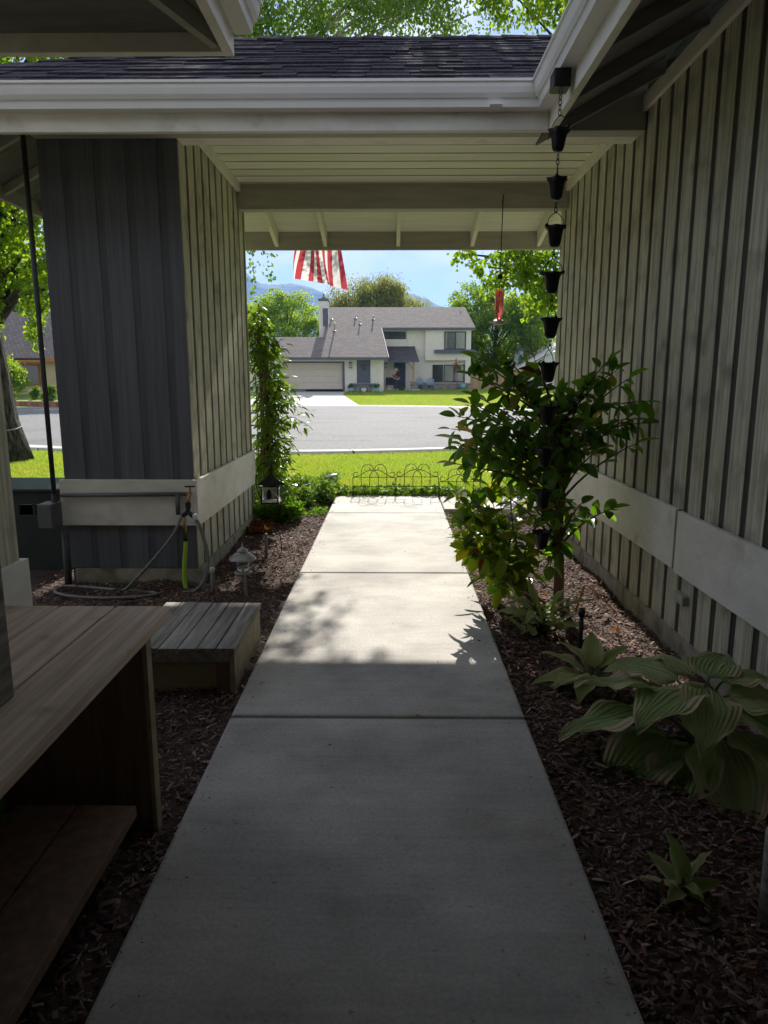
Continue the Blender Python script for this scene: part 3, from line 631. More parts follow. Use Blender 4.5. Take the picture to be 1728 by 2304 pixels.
# windows
def window(x0, x1, z0, z1, y, mull=True, f=.07, cur=None):
    pm_ = 'clear_glass' if cur else 'window_glass'
    w = B('window', 'window_frame', H2, (x0, x1, y - .06, y, z0, z0 + f), (x0, x1, y - .06, y, z1 - f, z1), (x0, x0 + f, y - .06, y, z0 + f, z1 - f), (x1 - f, x1, y - .06, y, z0 + f, z1 - f))
    if mull:
        m_ = (x0 + x1) / 2; B('mullion', 'window_frame', w, (m_ - .035, m_ + .035, y - .055, y, z0 + f, z1 - f))
        B('pane', pm_, w, (x0 + f, m_ - .036, y - .03, y - .025, z0 + f, z1 - f)); B('pane', pm_, w, (m_ + .036, x1 - f, y - .03, y - .025, z0 + f, z1 - f))
    else: B('pane', pm_, w, (x0 + f, x1 - f, y - .03, y - .025, z0 + f, z1 - f))
    if cur:
        B('room_shade', 'window_frame', w, (x0 + f, x1 - f, y - .006, y - .003, z0 + f, z1 - f)); k = 0; xx = x0 + f
        while xx < x1 - f - .05:
            if abs(xx - (x0 + x1) / 2) > .06 and cur(( xx - x0) / (x1 - x0)): B('curtain_fold', 'curtain', w, (xx, xx + .05, y - .014 - .006 * (k % 2), y - .008, z0 + f, z1 - f))
            xx += .052; k += 1
    else: B('room_shade', 'window_frame', w, (x0 + f, x1 - f, y - .012, y - .003, z0 + f, z1 - f))
    return w
window(-.75, 1.1, 4.64, 5.2, 58.69, False); window(4.17, 5.9, 3.8, 5.19, 58.345, cur=lambda t: t > .55 or t < .12); window(3.28, 4.12, 1.22, 2.61, 58.695, False); window(4.18, 5.87, 1.22, 2.61, 58.695, cur=lambda t: t < .42 or t > .62)
B('window_ledge', 'paint_slate', H2, (3.38, 6.64, 58.1, 58.34, 3.5, 3.78))
# front door and porch
fd = B('front_door', 'door_teal', H2, (.16, 1.09, 58.62, 58.695, .68, 2.79))
for x0 in (.27, .66):
    for z0 in (.85, 1.75): B('door_panel', 'door_teal', fd, (x0, x0 + .32, 58.6, 58.619, z0, z0 + .75))
B('porch_floor', 'driveway_concrete', H2, (-.64, 2.2, 55.8, 58.69, .45, .69))
pr = MB().prism([(-.42, 58.68, 4.09), (1.8, 58.68, 4.09), (2.09, 56.3, 2.92), (-.33, 56.3, 2.92)], (0, 0, -.1)).build('porch_roof', 'roof_dark', H2)
B('porch_fascia', 'paint_slate', H2, (-.34, 2.1, 56.24, 56.3, 2.76, 2.93))
B('porch_post', 'porch_wood', H2, (1.6, 1.74, 56.32, 56.46, 1.27, 2.8), bevel=.01)
MB().tube(bez((1.6, 56.39, 2.2), (1.55, 56.39, 2.5), (1.35, 56.39, 2.7), (1.1, 56.39, 2.74)), .05, 6).build('brace', 'porch_wood', H2)
def stones(x0, x1, y0, y1, z0, z1, rh, sw, parent):
    z = z0; k = 0
    while z < z1 - .01:
        x = x0 - (k % 2) * sw * .4
        while x < x1 - .02:
            w = sw * random.uniform(.75, 1.25); a_, b_ = max(x, x0), min(x + w - .012, x1)
            if b_ - a_ > .03: B('stone', 'stone_grey', parent, (a_, b_, y0 - random.uniform(0, .03), y1, z, min(z + rh - .012, z1)))
            x += w
        z += rh; k += 1
pier = B('stone_pier', 'stone_grey', H2, (1.45, 1.97, 56.14, 56.6, .5, 1.26)); stones(1.43, 1.99, 56.12, 56.139, .66, 1.24, .145, .24, pier); B('pier_cap', 'stone_pale', pier, (1.4, 2.02, 56.06, 56.66, 1.262, 1.31))
sw_ = B('stone_skirt', 'stone_grey', H2, (2.0, 6.33, 58.3, 58.34, .6, 1.12)); stones(2.0, 6.33, 58.27, 58.299, .67, 1.13, .15, .36, sw_); B('skirt_cap', 'stone_pale', sw_, (2.0, 6.36, 58.22, 58.345, 1.131, 1.17))
# chimney and roof vents
ch = B('chimney', 'stucco', H2, (-5.83, -5.1, 58.3, 59.0, 2.9, 7.55)); B('chimney_cap', 'paint_slate', ch, (-5.87, -5.06, 58.26, 59.04, 7.551, 7.74)); MB().lathe([(.16, 0), (.16, .14), (.06, .16), (.06, .3), (.1, .32), (.0, .42)], (-5.46, 58.65, 7.74), 10).build('flue_cap', 'stone_grey', ch)
B('chimney_saddle', 'paint_slate', H2, (-5.5, -5.09, 58.2, 58.298, 5.6, 6.98))
for x, y, h, r in ((-4.55, 57.7, .6, .06), (-4.95, 59.8, .2, .05), (-3.0, 60.0, .2, .05), (-1.55, 59.8, .3, .06), (-2.6, 58.9, .26, .05)):
    MB().lathe([(.2, 0), (.06, .08), (r, .1), (r, h), (r * 1.5, h), (0, h + .05)], (x, y, rp(y) - .05), 10).build('vent_pipe', 'pewter', mroof)
# things set out at that house
bn = thing('porch_bench', 'slate blue plank bench against the garage pillar wall', 'bench', (-2.15, 53.75, .5))
B('seat', 'paint_slate', bn, (-3.13, -1.17, 53.5, 53.95, 1.0, 1.15)); B('leg', 'stone_grey', bn, (-2.62, -2.45, 53.58, 53.9, .45, .999)); B('leg', 'stone_grey', bn, (-1.8, -1.63, 53.58, 53.9, .45, .999))
def pot(x, y, z, r, h, m, label, plant=None, grp=None):
    t = thing('plant_pot', label, 'pot', (x, y, z), grp)
    MB().lathe([(r * .7, 0), (r * .95, h * .55), (r, h), (r * .88, h), (r * .85, h * .8), (0, h * .8)], (x, y, z), 16).build('pot', m, t, True)
    if plant:
        P = clump_points((x, y, z + h + plant * .5), plant, 260, 8, .25); V, F = leaf_soup(P, .09, .05); V -= np.array((x, y, z)); link(bpy.data.objects.new('foliage', npmesh('foliage', V, F, 'leaf_vine')), t)
pot(-3.03, 53.4, .47, .17, .36, 'pot_blue', 'turquoise pot with green plant beneath the bench, garage door side', .18)
pot(-2.09, 53.4, .47, .19, .33, 'pot_white', 'low white bowl pot under the middle of the slate bench')
pot(-1.1, 53.4, .47, .17, .36, 'pot_blue', 'turquoise pot with green plant beneath the bench, front door side', .18)
pot(5.65, 58.0, .68, .26, .38, 'pot_blue', 'large turquoise glazed pot under the ground floor window')
def adirondack(x, y, z, label):
    t = thing('garden_chair', label, 'chair', (x, y, z), 'blue chairs on the porch')
    for k in range(5):
        xx = x - .24 + k * .12; hh = .95 - .05 * abs(k - 2) ** 1.6
        MB().bar((xx, y + .12, z + .3), (xx, y + .4, z + hh), .1, .02, (0, 1, 0)).build('back_slat', 'chair_blue', t)
    for k in range(4): B('seat_slat', 'chair_blue', t, (x - .3, x + .3, y - .4 + k * .13, y - .29 + k * .13, z + .36 - k * .02, z + .38 - k * .02))
    for s in (-.33, .33):
        B('arm', 'chair_blue', t, (x + s - .06, x + s + .06, y - .4, y + .25, z + .52, z + .545))
        B('leg', 'chair_blue', t, (x + s - .03, x + s + .03, y - .38, y - .3, z, z + .519)); MB().bar((x + s, y - .3, z + .3), (x + s, y + .5, z + .02), .03, .1).build('leg', 'chair_blue', t)
adirondack(2.2, 57.5, .67, 'blue slatted chair beside the stone porch pier'); adirondack(3.06, 57.5, .67, 'blue slatted chair beside the ground floor window')
pb = thing('wicker_armchair', 'dark wicker armchair in the shade of the porch by the front door', 'chair', (-.15, 57.6, .69))
B('seat', 'window_frame', pb, (-.5, .2, 57.3, 57.9, 1.0, 1.12)); B('backrest', 'window_frame', pb, (-.5, .2, 57.85, 57.95, 1.12, 1.6))
for x in (-.46, .16):
    for y in (57.33, 57.84): B('leg', 'window_frame', pb, (x - .03, x + .03, y - .03, y + .03, .69, .999))
def small_tree(name, label, x, y, z, h, lm, fm, cat='tree', nl_=120, nf_=380):
    t = thing(name, label, cat, (x, y, z)); MB().tube([(x, y, z - .05), (x + .02, y, z + h * .35), (x, y, z + h * .6)], [.03, .025, .015], 6).build('trunk', 'twig', t)
    for nm, m_, n_, r_ in (('crown', lm, nl_, .3), ('blossom', fm, nf_, .32)):
        P = clump_points((x + .02, y, z + h * .72), h * r_ * .55, n_, 9, .16, 1.4); V, F = leaf_soup(P, .1, .09); V -= np.array((x, y, z)); link(bpy.data.objects.new(nm, npmesh(nm, V, F, m_)), t)
small_tree('flowering_tree', 'small white-flowered tree before the porch', .3, 55.6, .6, 1.75, 'leaf_red', 'petal_white')
small_tree('flowering_tree', 'small pink-flowered tree before the ground floor window', 5.15, 57.2, .67, 2.4, 'leaf_tree_dark', 'petal_pink', nl_=260, nf_=110)
for i, (x, y, lb) in enumerate(((-.25, 55.5, 'low white flowering clump at the foot of the white-flowered tree'), (.75, 55.6, 'low green clump on the porch side of the white-flowered tree'))):
    t = thing('flower_clump', lb, 'flowers', (x, y, .58)); P = clump_points((x, y, .68), .22, 300, 10, .25, .5)
    V, F = leaf_soup(P, .08, .06); V -= np.array((x, y, .58)); link(bpy.data.objects.new('blooms', npmesh('blooms', V, F, 'petal_white' if i == 0 else 'leaf_vine')), t)
# wooden side fence, board by board
sf = thing('side_fence', 'brown wooden board fence beside the two-storey house', 'fence', (8.4, 59, .6))
x = 6.36
while x < 10.6:
    B('board', 'fence_wood', sf, (x, x + .14, 58.98, 59.005, .55, 2.25 + random.uniform(-.02, .02))); x += .148
B('rail', 'fence_wood', sf, (6.36, 10.7, 59.006, 59.05, .9, .99), (6.36, 10.7, 59.006, 59.05, 1.9, 1.99))

# ================================================================ NEIGHBOURS LEFT AND RIGHT
N1 = thing('bungalow', 'cream bungalow with mauve brown shingle roof and orange fascia beyond the tree', 'house', (-26, 50, .3))
B('wall', 'stucco_cream', N1, (-34, -24.0, 50.5, 56, .3, 2.75)); B('wall', 'stucco_cream', N1, (-23.99, -19, 49.5, 56, .3, 2.75)); B('skirt', 'paint_orange', N1, (-23.98, -19.1, 49.44, 49.498, .55, .95))
B('fascia', 'paint_orange', N1, (-34.5, -23.5, 49.0, 49.06, 2.62, 2.86)); B('fascia', 'paint_orange', N1, (-23.49, -18.5, 48.9, 48.96, 2.62, 2.86))
MB().prism([(-34.5, 49.0, 2.86), (-18.5, 49.0, 2.86), (-24.5, 54.5, 6.4), (-30, 54.5, 6.4)], (0, 0, -.1)).build('roof', 'roof_brown', N1)
MB().prism([(-18.5, 49.0, 2.86), (-18.5, 60, 2.86), (-24.5, 54.5, 6.4)], (0, 0, -.1)).build('roof', 'roof_brown', N1)
w = B('window', 'paint_orange', N1, (-28, -24.7, 50.42, 50.498, 1.0, 2.5)); B('pane', 'window_glass', w, (-27.9, -26.4, 50.4, 50.419, 1.1, 2.4)); B('pane', 'window_glass', w, (-26.3, -24.8, 50.4, 50.419, 1.1, 2.4))
be = thing('brick_edging', 'low red brick edging between the hedge and the road', 'wall', (-24, 41.5, 0))
for k in range(46):
    t = k / 45; x = -33 + 18.5 * t; y = 44.5 - 7.5 * t
    inst('brick', (bk if k else None) or MB().box(-.2, .2, -.1, .1, 0, .3).mesh('brick', 'brick_red'), be, Matrix.Translation((x, y, -.02)) @ Matrix.Rotation(-.385, 4, 'Z'))
    if k == 0: bk = be.children[0].data
def bush(name, label, c, rad, n, leaf, lm, cat='shrub', group=None):
    base = (c[0], c[1], c[2] - rad[2]); t = thing(name, label, cat, base, group); P = []
    for q, r in crown_clumps(c, np.array(rad) * .75, 9, min(rad) * .55): P.append(clump_points(q, r, n // 9, 8, .25))
    P = np.concatenate(P); V, F = leaf_soup(P, leaf, leaf * .6); V -= np.array(base)
    mb = MB()
    for k in range(5):
        a = k * 1.26; mb.tube([(base[0], base[1], base[2] - .1), (c[0] + rad[0] * .5 * math.cos(a), c[1] + rad[1] * .5 * math.sin(a), c[2] + rad[2] * .3)], [.03, .01], 5)
    mb.build('stem', 'twig', t); link(bpy.data.objects.new('crown', npmesh('crown', V, F, lm)), t)
bush('shrub', 'pale green blue-flowered bush before the cream bungalow', (-25.0, 46.5, 1.45), (1.6, 1.0, 1.3), 4500, .16, 'leaf_far')
bush('hedge', 'low clipped hedge behind the red brick edging', (-23.5, 43.5, .45), (6.5, 1.1, .5), 8000, .13, 'leaf_tree_dark', 'hedge')
bush('climber', 'dark climbing plant on the cream bungalow wall', (-21.2, 49.1, 1.3), (.6, .35, 1.1), 1200, .13, 'leaf_tree_dark', 'climber')
N2 = thing('white_roof_house', 'house with a pale gable roof and light blue-grey chimney behind the camellia', 'house', (15, 63, .6))
B('wall', 'stucco', N2, (11.5, 22, 62.5, 70, .5, 2.6)); MB().prism([(10.2, 62.0, 2.0), (17, 62.0, 5.9), (22, 62.0, 2.6), (22, 62.0, 2.5), (17, 62.0, 5.7), (10.2, 62.0, 1.85)], (0, 9, 0)).build('roof', 'roof_white', N2)
MB().prism([(11.6, 62.3, 2.55), (17, 62.3, 5.6), (21.9, 62.3, 2.55)], (0, .19, 0)).build('gable_wall', 'roof_white', N2)
c_ = B('chimney', 'chimney_pale', N2, (11.1, 11.9, 66, 66.8, .5, 4.0)); B('chimney_cap', 'paint_slate', c_, (11.0, 12.0, 65.9, 66.9, 4.001, 4.2)); B('flue_cap', 'stone_grey', c_, (11.35, 11.65, 66.2, 66.6, 4.201, 4.5))
bush('red_shrub', 'dark red leaved shrub beside the pale gable roof', (14.0, 72, 4.2), (2.0, 1.4, 1.6), 2200, .25, 'leaf_red')

# ================================================================ TREES
bt = 'trees behind the houses'
tree('leafy_tree', 'broad bright green tree behind the garage roof, left of the chimney', (-10.8, 74, .7), .3, crown_clumps((-10.6, 74, 5.8), (3.6, 3, 4.0), 34, 1.25), 26000, .2, 'leaf_far', group=bt)
tree('leafy_tree', 'green tree at the far end of the garage roof', (-17.5, 76, .7), .3, crown_clumps((-17.5, 76, 5.2), (4.2, 3, 4.0), 30, 1.3), 16000, .22, 'leaf_far', group=bt)
tree('willow_tree', 'olive weeping willow rising behind the main roof ridge', (-1.6, 82, .7), .45, crown_clumps((-1.8, 82, 7.4), (5.4, 3.5, 4.3), 60, 1.5), 60000, .32, 'leaf_willow', group=bt, droop=1.6, aspect=.35, sig=.28)
tree('leafy_tree', 'yellow-green tree beside the wooden side fence', (9.6, 68, .7), .35, crown_clumps((9.4, 68, 5.4), (5.0, 3.5, 4.6), 44, 1.3), 36000, .22, 'leaf_tree', group=bt)
tree('leafy_tree', 'dark green tree behind the pale gable roof', (16.5, 78, .7), .4, crown_clumps((16.5, 78, 6.0), (5, 4, 4.8), 34, 1.4), 18000, .25, 'leaf_tree_dark', group=bt)
tree('leafy_tree', 'shade tree on the bungalow corner over the road', (-15.6, 44.5, .2), .26, crown_clumps((-16.2, 44.2, 5.6), (3.6, 3.0, 2.6), 26, 1.1), 22000, .2, 'leaf_tree', group=bt)
tree('leafy_tree', 'large tree behind the bungalow roof', (-33, 66, .6), .4, crown_clumps((-32, 66, 8), (8, 5, 5), 34, 1.7), 18000, .3, 'leaf_far', group=bt)
# our own front yard
A_cl = crown_clumps((-7.2, 12.8, 6.6), (3.6, 2.6, 2.8), 40, .85) + [((-6.3, 12.0, 4.0), .7), ((-5.7, 11.6, 3.5), .5), ((-5.4, 12.2, 3.6), .6), ((-6.9, 11.8, 3.9), .7), ((-5.2, 11.4, 2.9), .45), ((-4.9, 12.6, 3.9), .8), ((-6.7, 12.3, 3.2), .35)]
tA = tree('shade_tree', 'thick-trunked shade tree with rough bark on the lawn by the road', (-7.25, 12.9, 0), .37, A_cl, 42000, .085, 'leaf_tree', fork=.28, droop=.9, hang=[(-6.55, 12.2, 3.4, 2.2, 170), (-5.75, 11.7, 3.3, 2.15, 150), (-5.62, 11.6, 3.2, 1.95, 170), (-5.9, 11.8, 3.3, 2.5, 120), (-6.1, 12.1, 3.4, 2.7, 120), (-6.3, 12.1, 3.6, 2.9, 120)], aspect=.9)
MB().tube([(-7.25 + .46 * math.cos(a), 12.9 + .46 * math.sin(a), .62 + .03 * math.sin(a * 2)) for a in np.linspace(0, 6.283, 29)], .011, 6).build('trunk_cable', 'pewter', tA)
B_cl = crown_clumps((-1.9, 12.8, 8.4), (3.6, 2.4, 2.3), 34, .8) + [((.5, 11.8, 7.1), .7), ((-.8, 11.9, 6.9), .7), ((-2.2, 11.8, 6.9), .8), ((1.1, 12.4, 7.9), .7), ((-.2, 12.2, 7.6), .8)]
tree('birch_tree', 'birch with hanging twigs whose crown shows above the breezeway roof', (-3.8, 13.4, 0), .17, B_cl, 42000, .065, 'leaf_tree_dark', 'bark_pale', fork=.4, droop=1.3,
     hang=[(-2.0, 10.9, 5.0, 3.0, 130), (-1.86, 11.0, 5.0, 3.15, 90), (-1.66, 10.6, 4.6, 2.75, 90), (-1.95, 10.8, 4.4, 2.6, 80), (-.6, 11.6, 5.6, 4.5, 120), (-.45, 11.9, 5.4, 4.55, 120), (-.3, 11.3, 5.6, 4.35, 120), (-.9, 12.1, 5.2, 4.3, 120), (-.1, 12.4, 6.0, 4.9, 130), (.2, 11.7, 6.0, 5.0, 110), (-.7, 11.2, 5.2, 3.9, 110), (-.5, 12.6, 5.8, 4.6, 110), (-.25, 12.0, 5.5, 4.5, 110), (-.8, 12.6, 5.4, 4.3, 110)], aspect=.8)
C_cl = crown_clumps((6.3, 14.5, 6.2), (3.1, 2.6, 3.2), 44, .85) + [((2.9, 13.6, 3.5), .55), ((2.3, 13.7, 3.35), .5), ((1.75, 13.6, 3.5), .36), ((1.35, 13.7, 3.75), .26), ((2.1, 13.5, 3.7), .42), ((2.6, 13.4, 3.15), .42), ((2.45, 13.8, 3.85), .45), ((3.1, 13.3, 3.75), .5), ((1.95, 13.8, 3.2), .3), ((3.3, 13.5, 2.85), .5), ((3.5, 13.2, 3.2), .6), ((2.9, 13.5, 2.9), .45), ((3.9, 13.2, 2.7), .55), ((3.3, 13.4, 2.3), .4), ((3.6, 13.6, 4.6), .7), ((2.0, 12.9, 7.6), .6), ((3.2, 12.6, 7.3), .8), ((2.6, 13.3, 8.3), .8)]
tree('poplar_tree', 'leafy tree on the lawn with branches hanging behind the rain chain', (5.6, 14.4, 0), .24, C_cl, 58000, .085, 'leaf_tree', fork=.3, droop=.8, aspect=.9)

# ================================================================ RAIN CHAIN
chn = thing('rain_chain', 'dark metal cup rain chain hanging from the gutter before the camellia', 'rain chain', (.85, 3.94, .5))
cup_me = MB().lathe([(.0, .0), (.016, .001), (.026, .008), (.031, .022), (.036, .055), (.041, .085), (.054, .106), (.051, .107), (.037, .084), (.026, .02), (0, .012)], n=24, wav=[0, 0, 0, 0, .02, .06, .16, .16, .06, 0, 0]).mesh('cup', 'bronze_cup', True)
def ring(mb, c, rx, rz, r, turn, n=14):
    mb.tube([(c[0] + rx * math.cos(a) * math.cos(turn), c[1] + rx * math.cos(a) * math.sin(turn), c[2] + rz * math.sin(a)) for a in np.linspace(0, 2 * math.pi, n + 1)], r, 5, False)
lk = MB(); ring(lk, (0, 0, 0), .0085, .0155, .0022, 0); lk = lk.mesh('link', 'dark_iron', True)
bail = MB(); bail.tube(bez((-.05, 0, .1), (-.06, 0, .15), (-.012, 0, .165), (0, 0, .178)), .0022, 5); bail.tube(bez((.05, 0, .1), (.06, 0, .15), (.012, 0, .165), (0, 0, .178)), .0022, 5); bail = bail.mesh('bail', 'dark_iron', True)
knob = MB().lathe([(.0, 0), (.009, .004), (.011, .012), (.006, .02), (0, .022)], (.056, 0, .095), 8).mesh('knob', 'bronze_cup', True)
RCX, RCY = .852, 3.94
for k in range(10):
    z = .545 + k * .2335; t = k * .9 + .4
    Mx = Matrix.Translation((RCX + random.uniform(-.004, .004), RCY, z)) @ Matrix.Rotation(t, 4, 'Z') @ Matrix.Rotation(random.uniform(-.04, .04), 4, 'X')
    c = inst('cup', cup_me, chn, Mx); inst('bail', bail, chn, Mx); inst('knob', knob, chn, Mx); inst('knob', knob, chn, Mx @ Matrix.Rotation(math.pi, 4, 'Z'))
    top = .2335 if k < 9 else .33
    zz = z + .185; j = 0
    while zz < z + top + .0:
        inst('link', lk, chn, Matrix.Translation((RCX, RCY, zz)) @ Matrix.Rotation((j % 2) * 1.57 + .4, 4, 'Z')); zz += .0245; j += 1

# ================================================================ HUMMINGBIRD FEEDER
fe = thing('hummingbird_feeder', 'red glass bottle nectar feeder hanging on a long hook from the beam', 'feeder', (1.03, 7.1, 2.0))
MB().tube([(1.05, 7.2, 3.14), (1.05, 7.17, 3.2), (1.045, 7.12, 3.205), (1.04, 7.1, 3.16), (1.037, 7.1, 3.0), (1.03, 7.1, 2.48)], .0045, 6).build('hook', 'dark_iron', fe)
MB().lathe([(0, 0), (.022, 0), (.026, .02), (.022, .045), (.0, .045)], (1.03, 7.1, 2.435), 14).build('moat', 'black_plastic', fe)
MB().tube([(1.03, 7.1, 2.435), (1.03, 7.1, 2.34)], .003, 5).build('wire', 'dark_iron', fe)
MB().lathe([(0, 0), (.024, .0), (.026, .03), (.040, .06), (.044, .09), (.044, .27), (.04, .285), (.0, .287)], (1.03, 7.1, 2.055), 20).build('bottle', 'red_glass', fe, True)
MB().lathe([(0, 0), (.045, 0), (.05, .008), (.092, .022), (.094, .028), (.05, .035), (.03, .05), (0, .05)], (1.03, 7.1, 2.015), 24).build('dish', 'pewter', fe, True)

# ================================================================ FLAG
fl = thing('flag', 'red and white striped flag hanging from a pole on the street side eave', 'flag', (-.98, 8.25, 3.2))
p0, p1 = Vector((-1.3, 8.25, 3.05)), Vector((-.70, 9.62, 3.68))
MB().tube([p0, p1], .013, 8).build('pole', 'white_plastic', fl); MB().lathe([(0, -.03), (.03, -.01), (.03, .01), (0, .03)], tuple(p1), 10).build('finial', 'brass', fl); MB().box(-1.31, -1.25, 8.247, 8.28, 2.95, 3.09).build('bracket', 'dark_iron', fl)
def flagmat(nm, c):
    m, n, l, o = new_mat(nm); p = n.new('ShaderNodeBsdfPrincipled'); p.inputs['Base Color'].default_value = (*c, 1); p.inputs['Roughness'].default_value = .8
    t = n.new('ShaderNodeBsdfTranslucent'); t.inputs['Color'].default_value = (*c, 1); x = n.new('ShaderNodeMixShader'); x.inputs['Fac'].default_value = .5
    l.new(p.outputs['BSDF'], x.inputs[1]); l.new(t.outputs['BSDF'], x.inputs[2]); l.new(x.outputs['Shader'], o.inputs['Surface'])
flagmat('flag_red', (.5, .06, .08)); flagmat('flag_white', (.8, .78, .76)); flagmat('flag_blue', (.03, .045, .16))
h0, h1 = p0.lerp(p1, .36), p0.lerp(p1, .97)
def flag_pt(u, v):      # u along the hoist (0 outer .. 1 inner), v down the fly; the inner half is blown outwards
    a = h1.lerp(h0, u); w = (.035 * math.sin(u * 10 + v * 3) + .02 * math.sin(u * 19 + 1)) * v
    return (a.x - .22 * u * v + .12 * (1 - u) * v * v + w, a.y + .75 * u * v + w * 1.2, a.z - (.98 - .47 * u) * v - .05 * (1 - u) ** 3 * v)
for k in range(13):
    b = MB(); u0, u1_ = k / 13, (k + 1) / 13; nv = 14
    s0 = 0 if k > 6 else .4
    A_ = [[flag_pt(u, s0 + (1 - s0) * i / nv) for i in range(nv + 1)] for u in (u0, (u0 + u1_) / 2, u1_)]
    b.ribbon(A_[0], A_[1]); b.ribbon(A_[1], A_[2]); b.build('stripe', 'flag_red' if k % 2 == 0 else 'flag_white', fl, True)
b = MB(); rows_ = [[flag_pt(u, .4 * i / 6) for i in range(7)] for u in np.linspace(0, 7 / 13, 9)]
for i in range(8): b.ribbon(rows_[i], rows_[i + 1])
cn = b.build('canton', 'flag_blue', fl, True)
stm = MB().add([(0.022 * (1 if i % 2 == 0 else .42) * math.cos(i * .628), -.002, .022 * (1 if i % 2 == 0 else .42) * math.sin(i * .628)) for i in range(10)], [tuple(range(10))]).mesh('star', 'flag_white')
for i in range(9):
    for j in range(6 if i % 2 == 0 else 5):
        u = (i + .5) / 9 * 7 / 13; v = .4 * ((j + .5) / 6 + (0 if i % 2 == 0 else 1 / 12)); q = flag_pt(u, v)
        inst('star', stm, cn, Matrix.Translation((q[0] - .004, q[1] - .006, q[2])) @ Matrix.Rotation(1.1, 4, 'Z'))

# ================================================================ LOW WIRE FENCE AT THE END OF THE PATH
def fence(x0, dz, label):
    t = thing('garden_fence', label, 'fence', (x0, 9.06, 0), 'wire fence panels at the end of the path'); y = 9.06; W = .545; r = .0042
    def P(pts): return [(x0 + p[0], y, p[-1] + dz) for p in pts]
    f = MB(); f.tube([(x0, y, -.1), (x0, y, .252 + dz)], r, 6); f.tube([(x0 + W, y, -.1), (x0 + W, y, .252 + dz)], r, 6); f.build('post', 'dark_iron', t)
    f = MB(); f.tube([(x0, y, .252 + dz), (x0 + W, y, .252 + dz)], r, 6); f.build('rail', 'dark_iron', t); f = MB(); f.tube([(x0, y, .13 + dz), (x0 + W, y, .13 + dz)], r, 6); f.build('rail', 'dark_iron', t)
    for s in (1, -1):
        cx = W / 2; X = lambda v: cx - s * v
        o = [(X(.165), .13), (X(.165), .3)] + [(X(.165 - .085 * (1 - math.cos(a))), .31 + .11 * math.sin(a)) for a in np.linspace(.1, 2.3, 10)]
        o += [(X(.0 + .028 - .03 * math.cos(a)), .372 - .026 * math.sin(a)) for a in np.linspace(.6, 3.6, 8)]
        f = MB(); f.tube(P(o), r, 6); f.build('arch', 'dark_iron', t)
        i_ = [(X(.057), .13), (X(.057), .255), (X(.05), .285), (X(.028), .318), (X(0), .338)]
        f = MB(); f.tube(P(i_), r, 6); f.build('inner_arch', 'dark_iron', t)
        w = [(X(0), .338), (X(.04), .345), (X(.1), .33), (X(.16), .29), (X(.21), .262)] + [(X(.235 + .03 * math.cos(a)), .287 + .03 * math.sin(a) * 1) for a in np.linspace(-2.2, 2.6, 12)]
        f = MB(); f.tube(P(w), r, 6); f.build('scroll', 'dark_iron', t)
fence(-.503, 0, 'dark wire scroll fence panel at the end nearest the vine'); fence(.055, .006, 'middle dark wire scroll fence panel across the end of the path'); fence(.615, -.055, 'dark wire scroll fence panel standing lower, behind the camellia')

# ================================================================ LEFT BED: LIGHTS, LANTERN, PIPES
pl = thing('path_light', 'pewter pagoda path light with clear glass on a stake by the step', 'lamp', (-1.07, 4.98, -.04))
MB().tube([(-1.06, 4.98, -.1), (-1.078, 4.98, .118)], .012, 10).build('stake', 'pewter', pl)
MB().lathe([(0, 0), (.06, 0), (.066, .008), (.066, .014), (.05, .02), (0, .02)], (-1.08, 4.98, .106), 24).build('base', 'pewter', pl, True)
MB().lathe([(.043, 0), (.047, .1), (.044, .1), (.04, 0)], (-1.08, 4.98, .124), 20).build('glass', 'clear_glass', pl, True)
MB().tube([(-1.08, 4.98, .124), (-1.08, 4.98, .18)], .009, 8).build('bulb', 'white_plastic', pl)
MB().lathe([(.05, 0), (.1, -.006), (.098, .0), (.06, .036), (.03, .048), (.04, .052), (.042, .058), (.02, .075), (.008, .085), (.006, .098), (.004, .11), (0, .112)], (-1.08, 4.98, .222), 26).build('cap', 'pewter', pl, True)
pv = thing('capped_pipe', 'grey standpipe with white cap beside the pier', 'pipe', (-1.3, 4.96, -.05)); MB().tube([(-1.3, 4.96, -.1), (-1.3, 4.96, .12)], .014, 12).build('pipe', 'hose_grey', pv, True); MB().lathe([(.0175, 0), (.0175, .03), (.014, .04), (0, .042)], (-1.3, 4.96, .118), 14).build('cap', 'white_plastic', pv, True)
rp_ = thing('stake_pipe', 'grey pipe stub with wire scroll ring in the bark chips', 'pipe', (-1.095, 6.0, -.05)); MB().tube([(-1.095, 6.0, -.1), (-1.09, 6.0, .18)], .014, 10).build('pipe', 'hose_grey', rp_, True); MB().tube(curl((-1.135, 6.0, .15), .05, .03, -70, 200, 16), .004, 5).build('ring', 'dark_iron', rp_)
ln = thing('lantern', 'dark metal lantern with leaf-patterned panes hanging on a curled hook', 'lantern', (-1.07, 6.2, .4))
lz, lx0, ly0, hw = .425, -1.07, 6.2, .072
B('base_plate', 'dark_iron', ln, (lx0 - hw - .008, lx0 + hw + .008, ly0 - hw - .008, ly0 + hw + .008, lz - .008, lz + .006)); B('top_frame', 'dark_iron', ln, (lx0 - hw - .012, lx0 + hw + .012, ly0 - hw - .012, ly0 + hw + .012, lz + .142, lz + .154))
for sx in (-1, 1):
    for sy in (-1, 1): B('corner_post', 'dark_iron', ln, (lx0 + sx * hw - .005, lx0 + sx * hw + .005, ly0 + sy * hw - .005, ly0 + sy * hw + .005, lz + .006, lz + .142))
